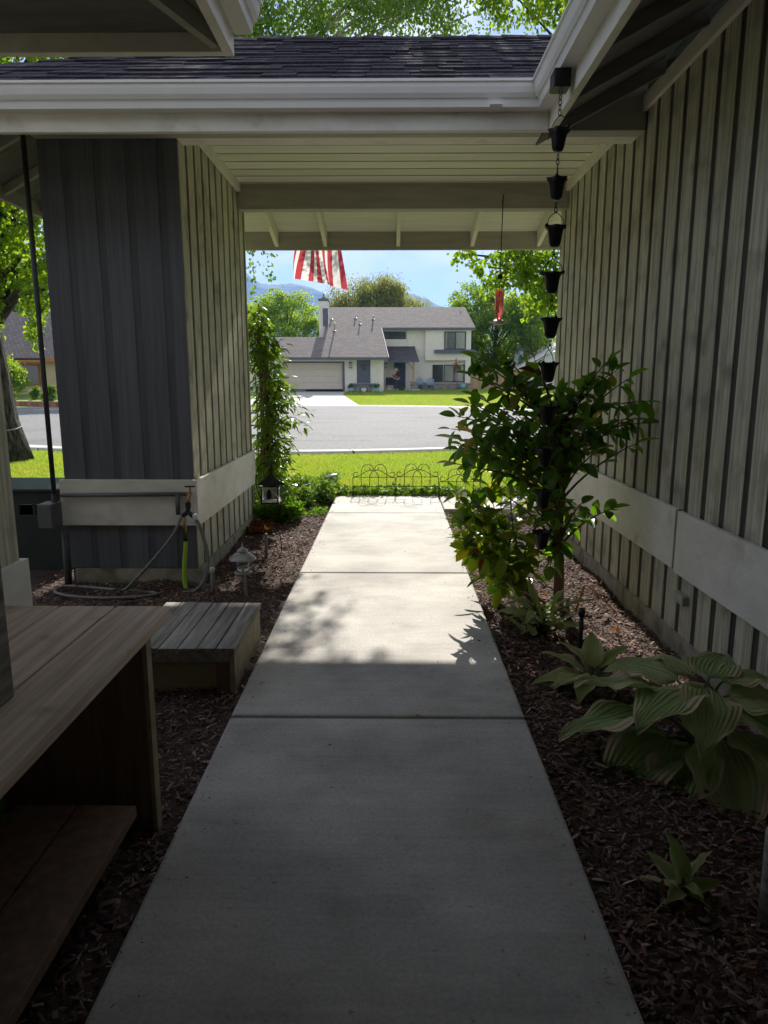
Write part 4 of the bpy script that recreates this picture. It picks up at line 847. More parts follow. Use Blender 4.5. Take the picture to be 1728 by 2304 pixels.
for sx, sy in ((0, -1), (1, 0), (-1, 0), (0, 1)):
    pn = B('pane', 'clear_glass', ln, (lx0 - (hw - .006 if sx == 0 else -sx * hw + .0015), lx0 + (hw - .006 if sx == 0 else sx * hw + .0015), ly0 - (hw - .006 if sy == 0 else -sy * hw + .0015), ly0 + (hw - .006 if sy == 0 else sy * hw + .0015), lz + .008, lz + .14))
    if sy == -1:
        l_ = MB(); l_.add([(lx0 - .005 + .022 * math.sin(a) ** 1 * (1 - .25 * math.cos(a)), ly0 - hw - .003, lz + .08 + .045 * math.cos(a)) for a in np.linspace(0, 6.28, 14)], [tuple(range(14))]); l_.build('leaf_ornament', 'dark_iron', pn)
MB().lathe([(.125, 0), (.11, .012), (.045, .055), (.03, .07), (.03, .085), (.012, .092), (.012, .1), (0, .105)], (lx0, ly0, lz + .154), 4).build('roof', 'dark_iron', ln)
rg = MB(); ring(rg, (lx0, ly0, lz + .275), .016, .018, .003, 0); rg.build('ring', 'dark_iron', ln)
hk = thing('lantern_hook', 'curved iron stake hook holding the lantern beside the pier', 'hook', (-.98, 6.15, -.05))
MB().tube(spline([(-.985, 6.15, -.12), (-.985, 6.16, .02), (-1.0, 6.17, .14), (-1.06, 6.18, .27), (-1.15, 6.19, .43), (-1.2, 6.2, .58), (-1.19, 6.2, .70), (-1.14, 6.2, .765), (-1.085, 6.2, .765), (-1.055, 6.2, .735), (-1.065, 6.2, .71), (-1.085, 6.2, .72)], 5), .0048, 6).build('rod', 'dark_iron', hk, True)
so = thing('solar_light', 'solar stake light with tilted pale cap above the ivy by the path end', 'lamp', (-.77, 9.2, -.02))
MB().tube([(-.755, 9.2, -.08), (-.785, 9.2, .14)], .018, 8).build('stake', 'black_plastic', so)
MB().lathe([(.032, 0), (.045, .075), (.042, .075), (.03, 0)], (-.788, 9.2, .135), 16).build('glass', 'clear_glass', so, True); MB().tube([(-.788, 9.2, .135), (-.788, 9.2, .19)], .012, 6).build('bulb', 'pewter', so)
cp = MB().lathe([(0, -.012), (.07, -.01), (.085, .0), (.07, .018), (0, .03)], n=20).mesh('cap', 'pewter', True); inst('cap', cp, so, Matrix.Translation((-.785, 9.2, .245)) @ Matrix.Rotation(R(-14), 4, 'Y'))
def spot(x, y, z, rz, label):
    t = thing('spotlight', label, 'lamp', (x, y, -.03), 'solar spotlights in the ivy'); MB().tube([(x + .05, y, -.08), (x + .02, y, z - .03), (x, y, z)], .012, 8).build('stake', 'grey_plastic', t)
    hd = MB().lathe([(.0, -.04), (.03, -.035), (.045, .02), (.05, .03), (.042, .03), (0, .02)], n=18).mesh('head', 'grey_plastic', True); inst('head', hd, t, Matrix.Translation((x, y, z)) @ Matrix.Rotation(rz, 4, 'Z') @ Matrix.Rotation(R(78), 4, 'Y'))
    pn = MB().box(-.05, .05, -.04, .04, 0, .01).mesh('solar_panel', 'paint_slate'); inst('solar_panel', pn, t, Matrix.Translation((x + .1, y, z + .03)) @ Matrix.Rotation(R(-18), 4, 'Y'))
spot(-1.17, 8.85, .15, R(-100), 'grey solar spotlight with round head half sunk in the ivy')
s2 = thing('solar_sign_light', 'square solar stake light with pale tilted panel at the camellia edge', 'lamp', (.8, 8.45, -.1))
MB().tube([(.78, 8.45, -.14), (.82, 8.45, .08)], .016, 8).build('stake', 'grey_plastic', s2); q = MB().box(-.065, .065, -.05, .05, 0, .03).mesh('head', 'white_plastic'); inst('head', q, s2, Matrix.Translation((.835, 8.44, .1)) @ Matrix.Rotation(R(55), 4, 'X') @ Matrix.Rotation(R(-12), 4, 'Y'))
bb = thing('bird_bath', 'pale stone bird bath behind the vine', 'bird bath', (-1.53, 8.85, -.03)); MB().lathe([(.13, 0), (.12, .03), (.06, .07), (.05, .3), (.08, .4), (0, .4)], (-1.53, 8.85, -.04), 18).build('pedestal', 'stone_pale', bb, True); MB().lathe([(.0, .0), (.08, .0), (.17, .05), (.23, .11), (.242, .13), (.225, .13), (.15, .08), (0, .06)], (-1.53, 8.85, .395), 26).build('bowl', 'stone_pale', bb, True)

# ================================================================ PIER SERVICES: CONDUIT, METER BOX, TAP, HOSES, GREEN CABINET
co = thing('conduit', 'dark upright conduit on the outer corner of the pier', 'pipe', (-2.5, 5.16, .6)); MB().tube([(-2.5, 5.16, .62), (-2.5, 5.16, 3.3)], .018, 10).build('pipe', 'conduit', co, True); MB().tube([(-2.5, 5.16, .60), (-2.5, 5.16, .66)], .024, 10).build('coupling', 'conduit', co)
jb = thing('junction_box', 'grey metal junction box on the pier band under the conduit', 'box', (-2.52, 5.13, .4)); B('box', 'grey_plastic', jb, (-2.585, -2.475, 5.06, 5.21, .42, .6), bevel=.006); B('cover', 'grey_plastic', jb, (-2.58, -2.48, 5.045, 5.059, .43, .59)); MB().tube([(-2.44, 5.16, .42), (-2.45, 5.16, -.12)], .028, 10).build('drop_pipe', 'conduit', jb, True)
tp = thing('garden_tap', 'brass garden tap with pipe run and black splitter at the pier corner', 'tap', (-1.5, 5.15, .6))
MB().tube([(-2.47, 5.205, .645), (-1.53, 5.205, .655)], .016, 10).build('supply_pipe', 'grey_plastic', tp, True); MB().tube([(-1.6, 5.205, .652), (-1.6, 5.205, .5)], .018, 8).build('branch_pipe', 'grey_plastic', tp, True)
MB().tube([(-1.53, 5.205, .655), (-1.495, 5.19, .66), (-1.5, 5.16, .64), (-1.505, 5.15, .595)], [.016, .017, .016, .015], 10).build('spout', 'brass', tp, True); MB().tube([(-1.495, 5.18, .66), (-1.492, 5.175, .715)], .008, 8).build('stem', 'brass', tp)
MB().tube([(-1.53, 5.17, .716), (-1.455, 5.17, .718)], .006, 8).build('handle', 'black_plastic', tp); MB().tube([(-1.506, 5.15, .6), (-1.506, 5.15, .565)], .021, 12).build('coupling', 'black_plastic', tp)
sp_ = MB(); sp_.tube([(-1.506, 5.15, .565), (-1.51, 5.15, .52)], .018, 10); sp_.tube([(-1.51, 5.15, .53), (-1.46, 5.14, .49)], .017, 10); sp_.tube([(-1.51, 5.15, .53), (-1.55, 5.15, .5)], .017, 10); sp_.build('splitter', 'black_plastic', tp, True)
def hose(label, pts, r, m, endm=None, name='hose'):
    t = thing(name, label, 'hose', (pts[0][0], pts[0][1], -.04)); MB().tube(spline(pts, 7), r, 10).build('tube', m, t, True)
    if endm: MB().tube([Vector(pts[0]) + Vector((0, 0, .03)), pts[0], Vector(pts[0]).lerp(Vector(pts[1]), .25)], r * 1.35, 10).build('fitting', endm, t, True)
hose('lime green hose hanging straight from the tap into the bark', [(-1.535, 5.14, .33), (-1.537, 5.13, .26), (-1.55, 5.12, .12), (-1.55, 5.11, .0), (-1.528, 5.09, -.09)], .0155, 'hose_green', 'black_plastic')
MB().tube([(-1.54, 5.145, .49), (-1.537, 5.142, .35)], .015, 8).build('riser', 'brass', tp, True)
hose('pale grey hose looping from the tap splitter to the ground', [(-1.455, 5.138, .485), (-1.42, 5.13, .42), (-1.385, 5.12, .3), (-1.365, 5.1, .16), (-1.39, 5.05, .03), (-1.45, 5.0, -.035), (-1.53, 4.98, -.04)], .0145, 'hose_grey', 'white_plastic')
hose('grey hose slanting across the pier and lying in loops on the bark', [(-1.555, 5.15, .5), (-1.62, 5.1, .36), (-1.78, 5.03, .16), (-1.93, 4.98, .0), (-1.96, 4.98, -.02), (-1.85, 4.98, -.03), (-1.70, 4.92, -.028), (-1.78, 4.84, -.026), (-2.05, 4.8, -.026), (-2.3, 4.84, -.024), (-2.45, 4.94, -.02), (-2.42, 5.05, -.016), (-2.25, 5.02, -.012), (-2.0, 4.93, -.004)], .0115, 'hose_grey')
gb = thing('utility_cabinet', 'dark green metal utility cabinet behind the pier with two hand slots', 'cabinet', (-3.2, 5.8, -.05))
b = MB(); x0, x1, y0, y1, z0, z1 = -3.75, -2.62, 5.62, 6.3, -.05, .6
b.box(x0, x1, y0, y0 + .02, z0, .41); b.box(x0, -3.02, y0, y0 + .02, .411, z1 - .1); b.box(-2.78, x1, y0, y0 + .02, .411, z1 - .1); b.box(x0, x1, y0, y0 + .02, z1 - .099, z1)
b.box(x0, x0 + .02, y0 + .021, y1, z0, z1); b.box(x1 - .02, x1, y0 + .021, y1, z0, z1); b.box(x0 + .021, x1 - .021, y1 - .02, y1, z0, .38); b.build('casing', 'cabinet_green', gb)
B('slot_bar', 'cabinet_green', gb, (-2.91, -2.89, y0 + .003, y0 + .018, .41, z1 - .1)); B('lid', 'cabinet_green', gb, (x0 - .02, x1 + .02, y0 - .025, y1 - .03, z1 + .001, z1 + .03), bevel=.008); B('plinth', 'black_plastic', gb, (x0 - .02, x1 + .02, y0 - .02, y1, -.12, -.051))

# ================================================================ STEP AND POTTING BENCH
sp2 = thing('wooden_step', 'low weathered wooden step box with grey planks beside the path', 'step', (-1.03, 3.65, -.05))
xx = np.linspace(-1.33, -.765, 7)
for i in range(6): B('plank', 'weathered_wood', sp2, (xx[i] + .003, xx[i + 1] - .003, 3.27 + random.uniform(-.006, .006), 4.0 + random.uniform(-.006, .006), .175, .205), bevel=.003)
B('side_board', 'step_frame', sp2, (-.80, -.775, 3.3, 3.98, -.06, .172)); B('side_board', 'step_frame', sp2, (-1.32, -1.295, 3.3, 3.98, -.06, .172)); B('front_board', 'step_frame', sp2, (-1.294, -.87, 3.34, 3.365, -.06, .165)); B('back_board', 'step_frame', sp2, (-1.294, -.801, 3.94, 3.965, -.06, .172)); B('corner_post', 'cedar_dark', sp2, (-.87, -.801, 3.30, 3.36, -.06, .172)); B('rim', 'weathered_wood', sp2, (-1.325, -.802, 3.283, 3.299, .13, .174))
pbn = thing('potting_bench', 'reddish brown plank potting bench with solid end leg and low shelf', 'table', (-1.1, 1.2, -.05))
for a_, b_ in ((-.985, -.79), (-1.187, -.992), (-1.389, -1.194)): 
    o = B('top_plank', 'cedar', pbn, (a_, b_, -.4, 2.43 + random.uniform(-.008, .008), .662, .70), bevel=.004)
B('end_leg', 'cedar_dark', pbn, (-1.36, -.822, 2.205, 2.24, -.08, .6615)); B('leg_edge', 'step_frame', pbn, (-.821, -.806, 2.2, 2.245, -.08, .661)); B('end_leg', 'cedar_dark', pbn, (-1.36, -.812, -.3, -.262, -.08, .6615))
B('low_shelf', 'cedar_dark', pbn, (-1.0, -.815, -.26, 2.05, .12, .158), bevel=.003); B('low_shelf', 'cedar_dark', pbn, (-1.2, -1.006, -.26, 2.05, .12, .158), bevel=.003)
B('upright', 'weathered_wood', pbn, (-1.06, -.965, 1.6, 1.69, .701, 1.24), bevel=.004)
bush('lily_plant', 'green plant in the shade beneath the potting bench', (-1.32, 1.95, .08), (.1, .14, .12), 90, .1, 'leaf_herb', 'plant')

# ================================================================ PLANTS CLOSE BY
def leaf_mesh(name, m, L=1.0, W=.5, curl_=.15, fold=.18, stations=((0, .02), (.12, .55), (.3, .92), (.5, 1.0), (.7, .82), (.87, .45), (1, .0)), wave=0.0, ribs=0):
    V = []; F = []; nu = 3 if not ribs else ribs * 2 + 1
    for i, (t, w) in enumerate(stations):
        for k in range(nu):
            u = -1 + 2 * k / (nu - 1); hw = W * .5 * w
            z = -curl_ * t * t * L + fold * abs(u) * hw * 2 + wave * math.sin(t * 13 + u * 4) * abs(u) * W * .2 + (0 if not ribs else .016 * W * (1 if k % 2 else -1) * w)
            V.append((t * L, u * hw, z))
    for i in range(len(stations) - 1):
        for k in range(nu - 1):
            a = i * nu + k; F.append((a, a + 1, a + nu + 1, a + nu))
    me = bpy.data.meshes.new(name); me.from_pydata(V, [], F); me.materials.append(M[m]); me.polygons.foreach_set('use_smooth', [True] * len(me.polygons)); me.update()
    uv = me.uv_layers.new(name='uv')
    for lp in me.loops: uv.data[lp.index].uv = (stations[lp.vertex_index // nu][0], (lp.vertex_index % nu) / (nu - 1))
    return me
def frame(pos, d, up=(0, 0, 1), roll=0.0, s=1.0):
    d = Vector(d).normalized(); u = Vector(up); y = u.cross(d)
    if y.length < 1e-3: y = Vector((1, 0, 0)).cross(d)
    y.normalize(); z = d.cross(y)
    Mx = Matrix((d, y, z)).transposed().to_4x4(); return Matrix.Translation(pos) @ Mx @ Matrix.Rotation(roll, 4, 'X') @ Matrix.Scale(s, 4)
def join_leaves(parent, name, lst, mesh, m):
    v0 = np.array([v.co[:] for v in mesh.vertices]); f0 = [tuple(p.vertices) for p in mesh.polygons]; V = []; F = []; off = np.array(wloc(parent))
    for i, Mx in enumerate(lst):
        A_ = np.array(Mx); V.append(v0 @ A_[:3, :3].T + A_[:3, 3] - off); F += [tuple(q + i * len(v0) for q in f) for f in f0]
    o = bpy.data.objects.new(name, npmesh(name, np.concatenate(V), np.array(F), m, True)); link(o, parent); return kind(o, 'stuff')

# --- camellia beside the wall
cm = thing('camellia', 'glossy dark-leaved camellia shrub growing beside the sided wall behind the rain chain', 'shrub', (1.165, 4.78, -.08))
tr = MB(); tr.tube(spline([(1.165, 4.78, -.14), (1.16, 4.77, .2), (1.14, 4.76, .5), (1.15, 4.77, .75), (1.1, 4.78, 1.0), (1.05, 4.77, 1.2)], 4), [.04 - .0011 * i for i in range(21)], 10); tr.build('trunk', 'camellia_bark', cm, True)
cl_mesh = [leaf_mesh('leaf', 'leaf_camellia', 1, .52, c, f) for c, f in ((.12, .22), (.25, .15), (.05, .3))]
brown = leaf_mesh('leaf', 'leaf_brown', 1, .45, .4, .5)
glow_leaf = [leaf_mesh('leaf', 'leaf_camellia_glow', 1, .5, c, f) for c, f in ((.12, .2), (.25, .12))]
rnd = random.Random(5); mats = []
def in_crown():
    while True:
        z = rnd.uniform(.16, 1.66); x = rnd.uniform(.38, 1.6); y = rnd.uniform(4.3, 5.25)
        # silhouette of the shrub: broad low skirt on the path side, open branches to the wall side higher up
        zz = (z - .16) / 1.5
        xl = np.interp(z, [.16, .35, .6, .9, 1.25, 1.5, 1.68], [.62, .48, .40, .42, .38, .5, .56])
        xr = np.interp(z, [.16, .4, .55, .8, 1.0, 1.2, 1.45, 1.68], [1.0, 1.2, 1.32, 1.25, 1.4, 1.55, 1.35, .95])
        if not (xl < x < xr): continue
        if z > 1.25 and .95 < x < 1.15 and rnd.random() < .7: continue
        if z < .7 and y > 4.82 and rnd.random() < .75: continue
        if abs(y - 4.78) > .47 - .12 * abs(zz - .5): continue
        return Vector((x, y, z))
stems = MB(); nst = 0
roots = [Vector((1.05 + .05 * math.cos(k), 4.85 + .06 * math.sin(k * 2), -.08)) for k in range(5)]
tips = [in_crown() for _ in range(104)] + [Vector(p) for p in ((1.42, 4.6, 1.55), (1.38, 4.62, 1.62), (1.5, 4.6, 1.5), (1.60, 4.55, 1.36), (1.58, 4.56, 1.22), (1.55, 4.5, 1.1), (1.5, 4.55, 1.25), (1.46, 4.6, .66), (.42, 4.7, 1.26), (.6, 4.7, 1.68), (.55, 4.75, 1.62), (.72, 4.7, 1.64), (.45, 4.6, .58), (.5, 4.62, .34), (.46, 4.5, .46), (.5, 4.42, .62), (.58, 4.4, .26), (.62, 4.38, .5), (.7, 4.36, .4), (.44, 4.8, .7), (.78, 4.34, .56), (.55, 4.9, .3), (.41, 4.65, .95), (.9, 4.5, 1.55), (1.3, 4.6, 1.3), (1.25, 4.7, 1.42), (1.35, 4.5, 1.15))]
for ti, tip in enumerate(tips):
    if tip.z < .75 and tip.x < .95: a = rnd.choice(roots); ctr = Vector((.85, 4.82, .15))
    else: h = min(1.15, max(.35, tip.z - rnd.uniform(.2, .5))); a = Vector((1.15 - .08 * max(0, h - .6), 4.77, h)); ctr = a.lerp(tip, .4) + Vector((0, 0, .12))
    pts = bez(a, a.lerp(ctr, .7), ctr.lerp(tip, .5), tip, 8)
    sb = MB(); sb.tube(pts, [.010 - .0009 * i for i in range(9)], 5); sb.build('branch', 'camellia_bark', cm, True)
    n = rnd.randint(8, 13); L = (tip - a).length
    for k in range(n):
        t = 1 - (k / n) ** 1.2 * min(.75, .42 / max(L, .2)); i = min(7, int(t * 8)); p = pts[i].lerp(pts[i + 1], t * 8 - i) if i < 8 else pts[8]
        ax = (pts[min(8, i + 1)] - pts[i]).normalized(); az = rnd.uniform(0, 6.28)
        side = ax.orthogonal().normalized(); side.rotate(Matrix.Rotation(az, 3, ax)); d = ax * rnd.uniform(.2, .7) + side * .9 + Vector((0, -.1, -.15 if k else .2))
        if k == 0: d = ax
        mats.append((frame(p + side * .008, d, (rnd.uniform(-.5, .5), rnd.uniform(-.6, .3), 1), rnd.uniform(-.5, .5), rnd.uniform(.08, .15)), p))
rnd.shuffle(mats)
vis = sorted(mats, key=lambda q: q[1].y)[:300]; ids = {id(q) for q in vis}; rest = [q for q in mats if id(q) not in ids]
for i, (Mx, p) in enumerate(vis): inst('leaf', brown if i % 37 == 5 else (glow_leaf[i % 2] if p.z < .72 and p.x < 1.0 and i % 5 else cl_mesh[i % 3]), cm, Mx)
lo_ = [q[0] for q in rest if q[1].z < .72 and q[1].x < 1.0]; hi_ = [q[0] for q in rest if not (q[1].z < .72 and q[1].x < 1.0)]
join_leaves(cm, 'inner_leaves', hi_, cl_mesh[0], 'leaf_camellia')
if lo_: join_leaves(cm, 'inner_leaves', lo_, glow_leaf[0], 'leaf_camellia_glow')
B('plant_tag', 'pot_blue', cm, (1.2, 1.225, 4.70, 4.702, -.06, .02))

# --- plantain lilies
def hosta_mat(name, c1, c2, edge):
    m, n, l, o = new_mat(name); tc = n.new('ShaderNodeTexCoord'); sx = n.new('ShaderNodeSeparateXYZ'); l.new(tc.outputs['UV'], sx.inputs[0])
    ab = n.new('ShaderNodeMath'); ab.operation = 'SUBTRACT'; ab.inputs[1].default_value = .5; l.new(sx.outputs['Y'], ab.inputs[0]); a2 = n.new('ShaderNodeMath'); a2.operation = 'ABSOLUTE'; l.new(ab.outputs[0], a2.inputs[0])
    no = n.new('ShaderNodeTexNoise'); no.inputs['Scale'].default_value = 9; no.inputs['Detail'].default_value = 6; g = n.new('ShaderNodeNewGeometry'); l.new(g.outputs['Position'], no.inputs['Vector'])
    su = n.new('ShaderNodeMath'); su.operation = 'MULTIPLY_ADD'; su.inputs[1].default_value = .8; l.new(no.outputs['Fac'], su.inputs[0]); l.new(a2.outputs[0], su.inputs[2])
    mr = n.new('ShaderNodeMapRange'); mr.inputs['From Min'].default_value = .72; mr.inputs['From Max'].default_value = .86; l.new(su.outputs[0], mr.inputs['Value'])
    oi = n.new('ShaderNodeObjectInfo'); r = n.new('ShaderNodeMixRGB'); r.inputs['Color1'].default_value = (*c1, 1); r.inputs['Color2'].default_value = (*c2, 1); l.new(oi.outputs['Random'], r.inputs['Fac'])
    mx = n.new('ShaderNodeMixRGB'); mx.inputs['Color2'].default_value = (*edge, 1); l.new(mr.outputs['Result'], mx.inputs['Fac']); l.new(r.outputs['Color'], mx.inputs['Color1'])
    wv = n.new('ShaderNodeMath'); wv.operation = 'MULTIPLY'; wv.inputs[1].default_value = 80; l.new(sx.outputs['Y'], wv.inputs[0]); sn = n.new('ShaderNodeMath'); sn.operation = 'SINE'; l.new(wv.outputs[0], sn.inputs[0])
    bp = n.new('ShaderNodeBump'); bp.inputs['Strength'].default_value = .7; bp.inputs['Distance'].default_value = .006; l.new(sn.outputs[0], bp.inputs['Height'])
    p = n.new('ShaderNodeBsdfPrincipled'); p.inputs['Roughness'].default_value = .42; p.inputs['Specular IOR Level'].default_value = .4; l.new(mx.outputs['Color'], p.inputs['Base Color']); l.new(bp.outputs['Normal'], p.inputs['Normal'])
    t = n.new('ShaderNodeBsdfTranslucent'); l.new(mx.outputs['Color'], t.inputs['Color']); x = n.new('ShaderNodeMixShader'); x.inputs['Fac'].default_value = .35
    l.new(p.outputs['BSDF'], x.inputs[1]); l.new(t.outputs['BSDF'], x.inputs[2]); l.new(x.outputs['Shader'], o.inputs['Surface'])
hosta_mat('hosta_blue', (.33, .45, .16), (.54, .62, .29), (.72, .6, .36)); hosta_mat('hosta_lime', (.42, .55, .14), (.64, .7, .3), (.78, .7, .42))
heart = ((0, .1), (.06, .62), (.16, .9), (.3, 1.0), (.48, .94), (.66, .72), (.82, .42), (.93, .17), (1, .0))
heart = tuple((float(t), float(np.interp(t, [q[0] for q in heart], [q[1] for q in heart]))) for t in np.linspace(0, 1, 19) ** 1.15)
hb = [leaf_mesh('leaf', 'hosta_blue', 1, w, c, .10, heart, wv_, 4) for w, c, wv_ in ((.8, .16, .3), (.72, .32, .4), (.86, .08, .34))]
hl = [leaf_mesh('leaf', 'hosta_lime', 1, w, c, .22, heart, .3, 3) for w, c in ((.5, .25), (.42, .5), (.58, .1))]
def hosta(label, c, leaves, meshes, stalk):
    t = thing('hosta', label, 'plant', c, 'hostas in the bed along the wall'); st_ = MB()
    for i, (az, el, out, h, L, roll) in enumerate(leaves):
        a = R(az); p = Vector((c[0] + out * math.cos(a), c[1] + out * math.sin(a), c[2] + h)); d = (math.cos(a) * math.cos(R(el)), math.sin(a) * math.cos(R(el)), math.sin(R(el)))
        s_ = MB(); s_.tube(bez(c, Vector(c) + Vector((out * .2 * math.cos(a), out * .2 * math.sin(a), h * .7)), p - Vector(d) * .04, p, 6), [.007, .007, .0065, .006, .006, .005, .004], 6); s_.build('stalk', stalk, t, True)
        inst('leaf', meshes[i % len(meshes)], t, frame(p, d, (0, 0, 1), R(roll), L))
hosta('large blue-green ribbed hosta with broad tattered leaves by the wall', (1.3, 2.78, -.09),
      [(186, -2, .2, .22, .42, 12), (206, -20, .18, .14, .42, -12), (236, -26, .16, .14, .34, 8), (268, -30, .16, .18, .40, 0), (300, -16, .14, .2, .34, -10), (165, 2, .16, .30, .36, 14), (130, 6, .12, .32, .30, -8), (95, 10, .12, .33, .28, 6), (55, 8, .1, .34, .26, 0), (215, -2, .1, .34, .36, 12), (250, -6, .08, .36, .34, -16), (350, -5, .1, .3, .3, 10), (318, -12, .1, .28, .32, 0), (20, 8, .1, .34, .28, 0)], hb, 'leaf_vine')
hosta('small lime hosta with yellowed leaf tips beside the large hosta', (1.03, 3.42, -.08),
      [(160, 35, .05, .1, .22, 5), (190, 18, .06, .08, .24, -20), (215, 5, .06, .1, .24, 15), (240, 0, .05, .1, .22, 0), (120, 45, .04, .12, .2, 10), (80, 50, .04, .12, .2, 0), (30, 35, .05, .12, .22, -10), (330, 30, .05, .12, .2, 8), (280, 10, .05, .1, .2, -8), (180, -5, .08, .05, .2, 10)], hl, 'leaf_vine')
hosta('lime green hosta clump at the foot of the camellia', (.93, 4.2, -.07),
      [(k * 47 % 360, 68 - (k * 7 % 11) * 7, .02 + .025 * (k * 7 % 6), .05 + .035 * (k * 3 % 5), .12 + .02 * (k % 4), (k * 31) % 70 - 35) for k in range(38)], hl, 'leaf_vine')
hosta('single small hosta sprout in the dark bark near the path', (.9, 1.95, -.07),
      [(95, 66, .012, .03, .15, 25), (140, 48, .02, .03, .11, -30), (185, 30, .025, .02, .13, 35), (230, 20, .02, .03, .10, -20), (275, 44, .015, .04, .09, 10), (20, 58, .02, .03, .13, -35), (345, 36, .02, .02, .10, 30), (60, 72, .01, .05, .1, 50), (214, 2, .07, .0, .09, 60), (310, 15, .03, .01, .07, -40)], hl, 'leaf_vine')
sk = thing('sprinkler_riser', 'black sprinkler riser standing in the bark between the hostas', 'pipe', (1.09, 3.9, -.08)); MB().tube([(1.09, 3.9, -.12), (1.09, 3.9, .2)], .0125, 10).build('riser', 'black_plastic', sk, True); MB().lathe([(.018, 0), (.02, .03), (.016, .05), (0, .052)], (1.09, 3.9, .16), 12).build('cap', 'black_plastic', sk, True)
po = thing('timber_stake', 'thick round timber stake in the shaded bed by the wall', 'post', (1.12, 1.85, -.1)); MB().tube([(1.12, 1.85, -.14), (1.118, 1.85, .1), (1.115, 1.85, .215), (1.115, 1.85, .222)], [.034, .033, .033, .027], 14).build('stake', 'weathered_wood', po, True)
# dead fern frond against the wall foot and small weeds
df = thing('dry_frond', 'dry brown frond lying on the sunlit bark near the wall', 'leaf', (1.38, 4.75, -.08))
for s in (-1, 1):
    for k in range(10):
        t = k / 9; p = Vector((1.38 + s * .11 * t, 4.85 - .22 * t, .06 - .1 * t)); inst('leaflet', brown, df, frame(p, (s * .6, -.3, -.2), (0, 0, 1), 0, .045))
# --- vine climbing at the far corner of the pier
vn = thing('vine', 'bright green vine climbing the street side of the pier', 'vine', (-1.45, 7.95, -.05))
vl = [leaf_mesh('leaf', 'leaf_vine', 1, .34, c, .15) for c in (.2, .4, .08)]; rnd = random.Random(9); vm = []
for k in range(64):
    z1 = rnd.uniform(.2, 2.3); wx = np.interp(z1, [.2, .6, 1.0, 1.3, 1.7, 2.3], [.42, .52, .56, .5, .3, .16]); x1 = -1.52 + wx * rnd.uniform(0, 1) ** .8; y1 = 7.85 + rnd.uniform(-.25, .4)
    a = Vector((-1.4 + rnd.uniform(-.1, .12), 7.9 + rnd.uniform(-.1, .15), -.08)); tip = Vector((x1, y1, z1 - .15 * rnd.random())); zt = z1 + rnd.uniform(.05, .3)
    pts = bez(a, (-1.42 + rnd.uniform(-.08, .08), 7.95, zt * .6), (-1.42 + .45 * (x1 + 1.42), y1, zt + .08), tip, 10)
    sb = MB(); sb.tube(pts, [.009 - .0006 * i for i in range(11)], 5); sb.build('stem', 'twig', vn, True)
    for j in range(rnd.randint(24, 58)):
        t = 1 - .62 * rnd.random() ** 1.3; i = min(9, int(t * 10)); p = pts[i].lerp(pts[i + 1], t * 10 - i); az = rnd.uniform(0, 6.28)
        d = Vector((math.cos(az), math.sin(az), rnd.uniform(-1.1, .25))); vm.append((frame(p + d * rnd.uniform(.0, .13), d, (0, 0, 1), rnd.uniform(-.7, .7), rnd.uniform(.05, .125)), p))
vm.sort(key=lambda q: q[1].y - .6 * q[1].x)
for i, (Mx, p) in enumerate(vm[:300]): inst('leaf', vl[i % 3], vn, Mx)
join_leaves(vn, 'inner_leaves', [q[0] for q in vm[300:]], vl[0], 'leaf_vine')
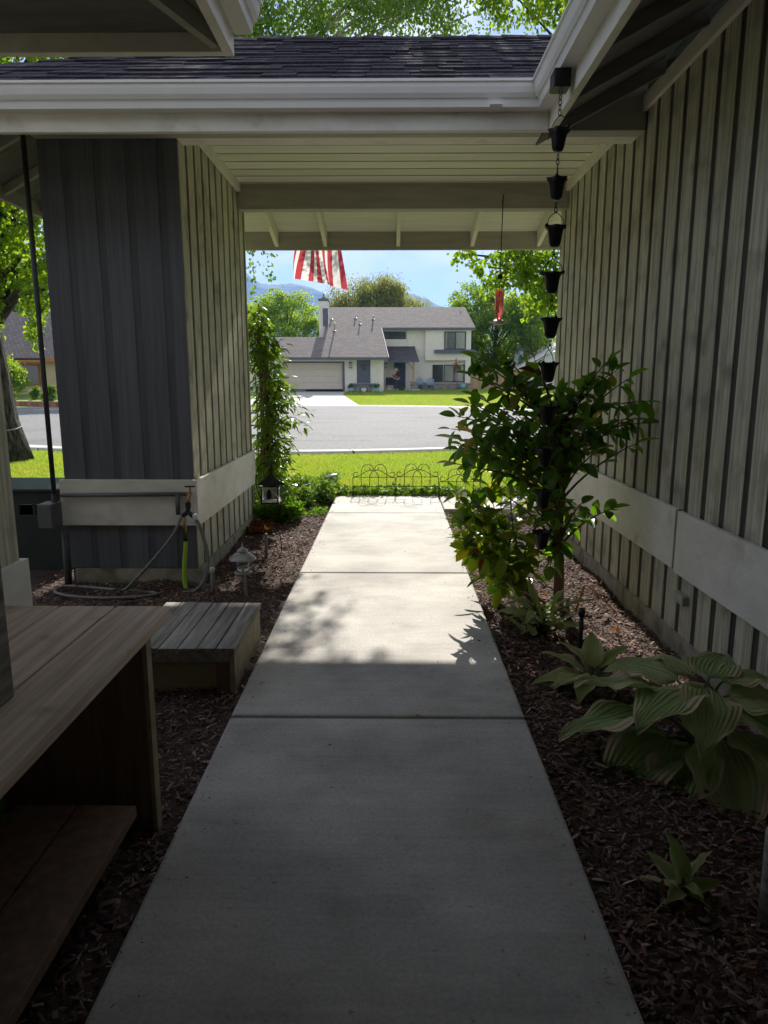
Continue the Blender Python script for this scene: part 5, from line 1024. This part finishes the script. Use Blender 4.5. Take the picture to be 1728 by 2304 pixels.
# --- ground covers
def cover(name, label, n, x0, x1, y0, y1, h, L, W, m, hole=None):
    X = rng.uniform(x0, x1, n); Y = rng.uniform(y0, y1, n); lump = .5 + .5 * np.sin(X * 7.3 + 1) * np.sin(Y * 8.1) ; Z = -.04 + rng.uniform(0, 1, n) ** .6 * h * (.45 + .55 * lump)
    if hole is not None: k = ~hole(X, Y); X, Y, Z = X[k], Y[k], Z[k]
    P = np.stack([X, Y, Z], 1); D = rng.normal(size=P.shape); D[:, 2] = np.abs(D[:, 2]) * .6
    sz = rng.uniform(.6, 1.3, len(P)); V, F = leaf_soup(P, L * sz, W * sz, D, 0, .1)
    o = bpy.data.objects.new(name, npmesh(name, V, F, m)); link(o); kind(o, 'stuff'); o['label'] = label; o['category'] = 'ground cover'
cover('ivy_cover', 'glossy ivy ground cover between the pier and the path end', 9000, -2.4, -.74, 8.35, 9.7, .30, .062, .045, 'leaf_ivy', lambda X, Y: (X > -.95) & (Y < 8.65 + (X + .95) * 0))
cover('ivy_cover', 'low ivy strip behind the wire fence along the lawn edge', 3600, -.8, 2.4, 9.14, 9.42, .17, .05, .036, 'leaf_ivy')
cover('herb_cover', 'soft bright green plants at the street corner of the pier', 3800, -1.5, -1.0, 7.45, 8.35, .22, .06, .035, 'leaf_herb', lambda X, Y: X > -1.22 + .25 * np.sin((Y - 7.2) * 3))
cover('herb_cover', 'small weeds along the edge of the path', 260, -.95, -.76, 7.8, 8.4, .08, .035, .02, 'leaf_herb')
cover('fallen_leaves', 'dry leaves scattered over the bark along the wall', 90, .64, 1.62, 1.6, 7.5, .02, .05, .028, 'leaf_brown')
cover('fallen_leaves', 'dry leaves scattered over the bark beside the step', 90, -2.4, -.78, 2.3, 7.2, .02, .05, .028, 'leaf_brown')
cover('fallen_leaves', 'brown fallen leaves gathered at the foot of the pier', 260, -1.46, -1.25, 6.9, 7.35, .07, .06, .04, 'leaf_brown')
# leaf litter on the path
nl = 24; P = np.stack([rng.uniform(-.7, .58, nl), rng.uniform(1.5, 8.8, nl), np.full(nl, .004)], 1); D = rng.normal(size=(nl, 3)); D[:, 2] = .08
V, F = leaf_soup(P, rng.uniform(.006, .02, nl), rng.uniform(.003, .007, nl), D, 0, .1); o = bpy.data.objects.new('leaf_litter', npmesh('leaf_litter', V, F, 'leaf_brown')); link(o); kind(o, 'stuff'); o['label'] = 'tiny dry leaf fragments scattered on the concrete path'; o['category'] = 'litter'

# ================================================================ AIR
hz = MB().box(-2800, 2800, -300, 4400, -9, 620).build('haze', 'concrete'); kind(hz, 'stuff'); hz['label'] = 'thin summer haze over the valley'; hz['category'] = 'haze'
m, n, l, o = new_mat('haze_air'); v = n.new('ShaderNodeVolumePrincipled'); v.inputs['Color'].default_value = (.24, .48, 1, 1); v.inputs['Density'].default_value = 2.1e-4; v.inputs['Anisotropy'].default_value = .2
l.new(v.outputs['Volume'], o.inputs['Volume']); hz.data.materials.clear(); hz.data.materials.append(m)
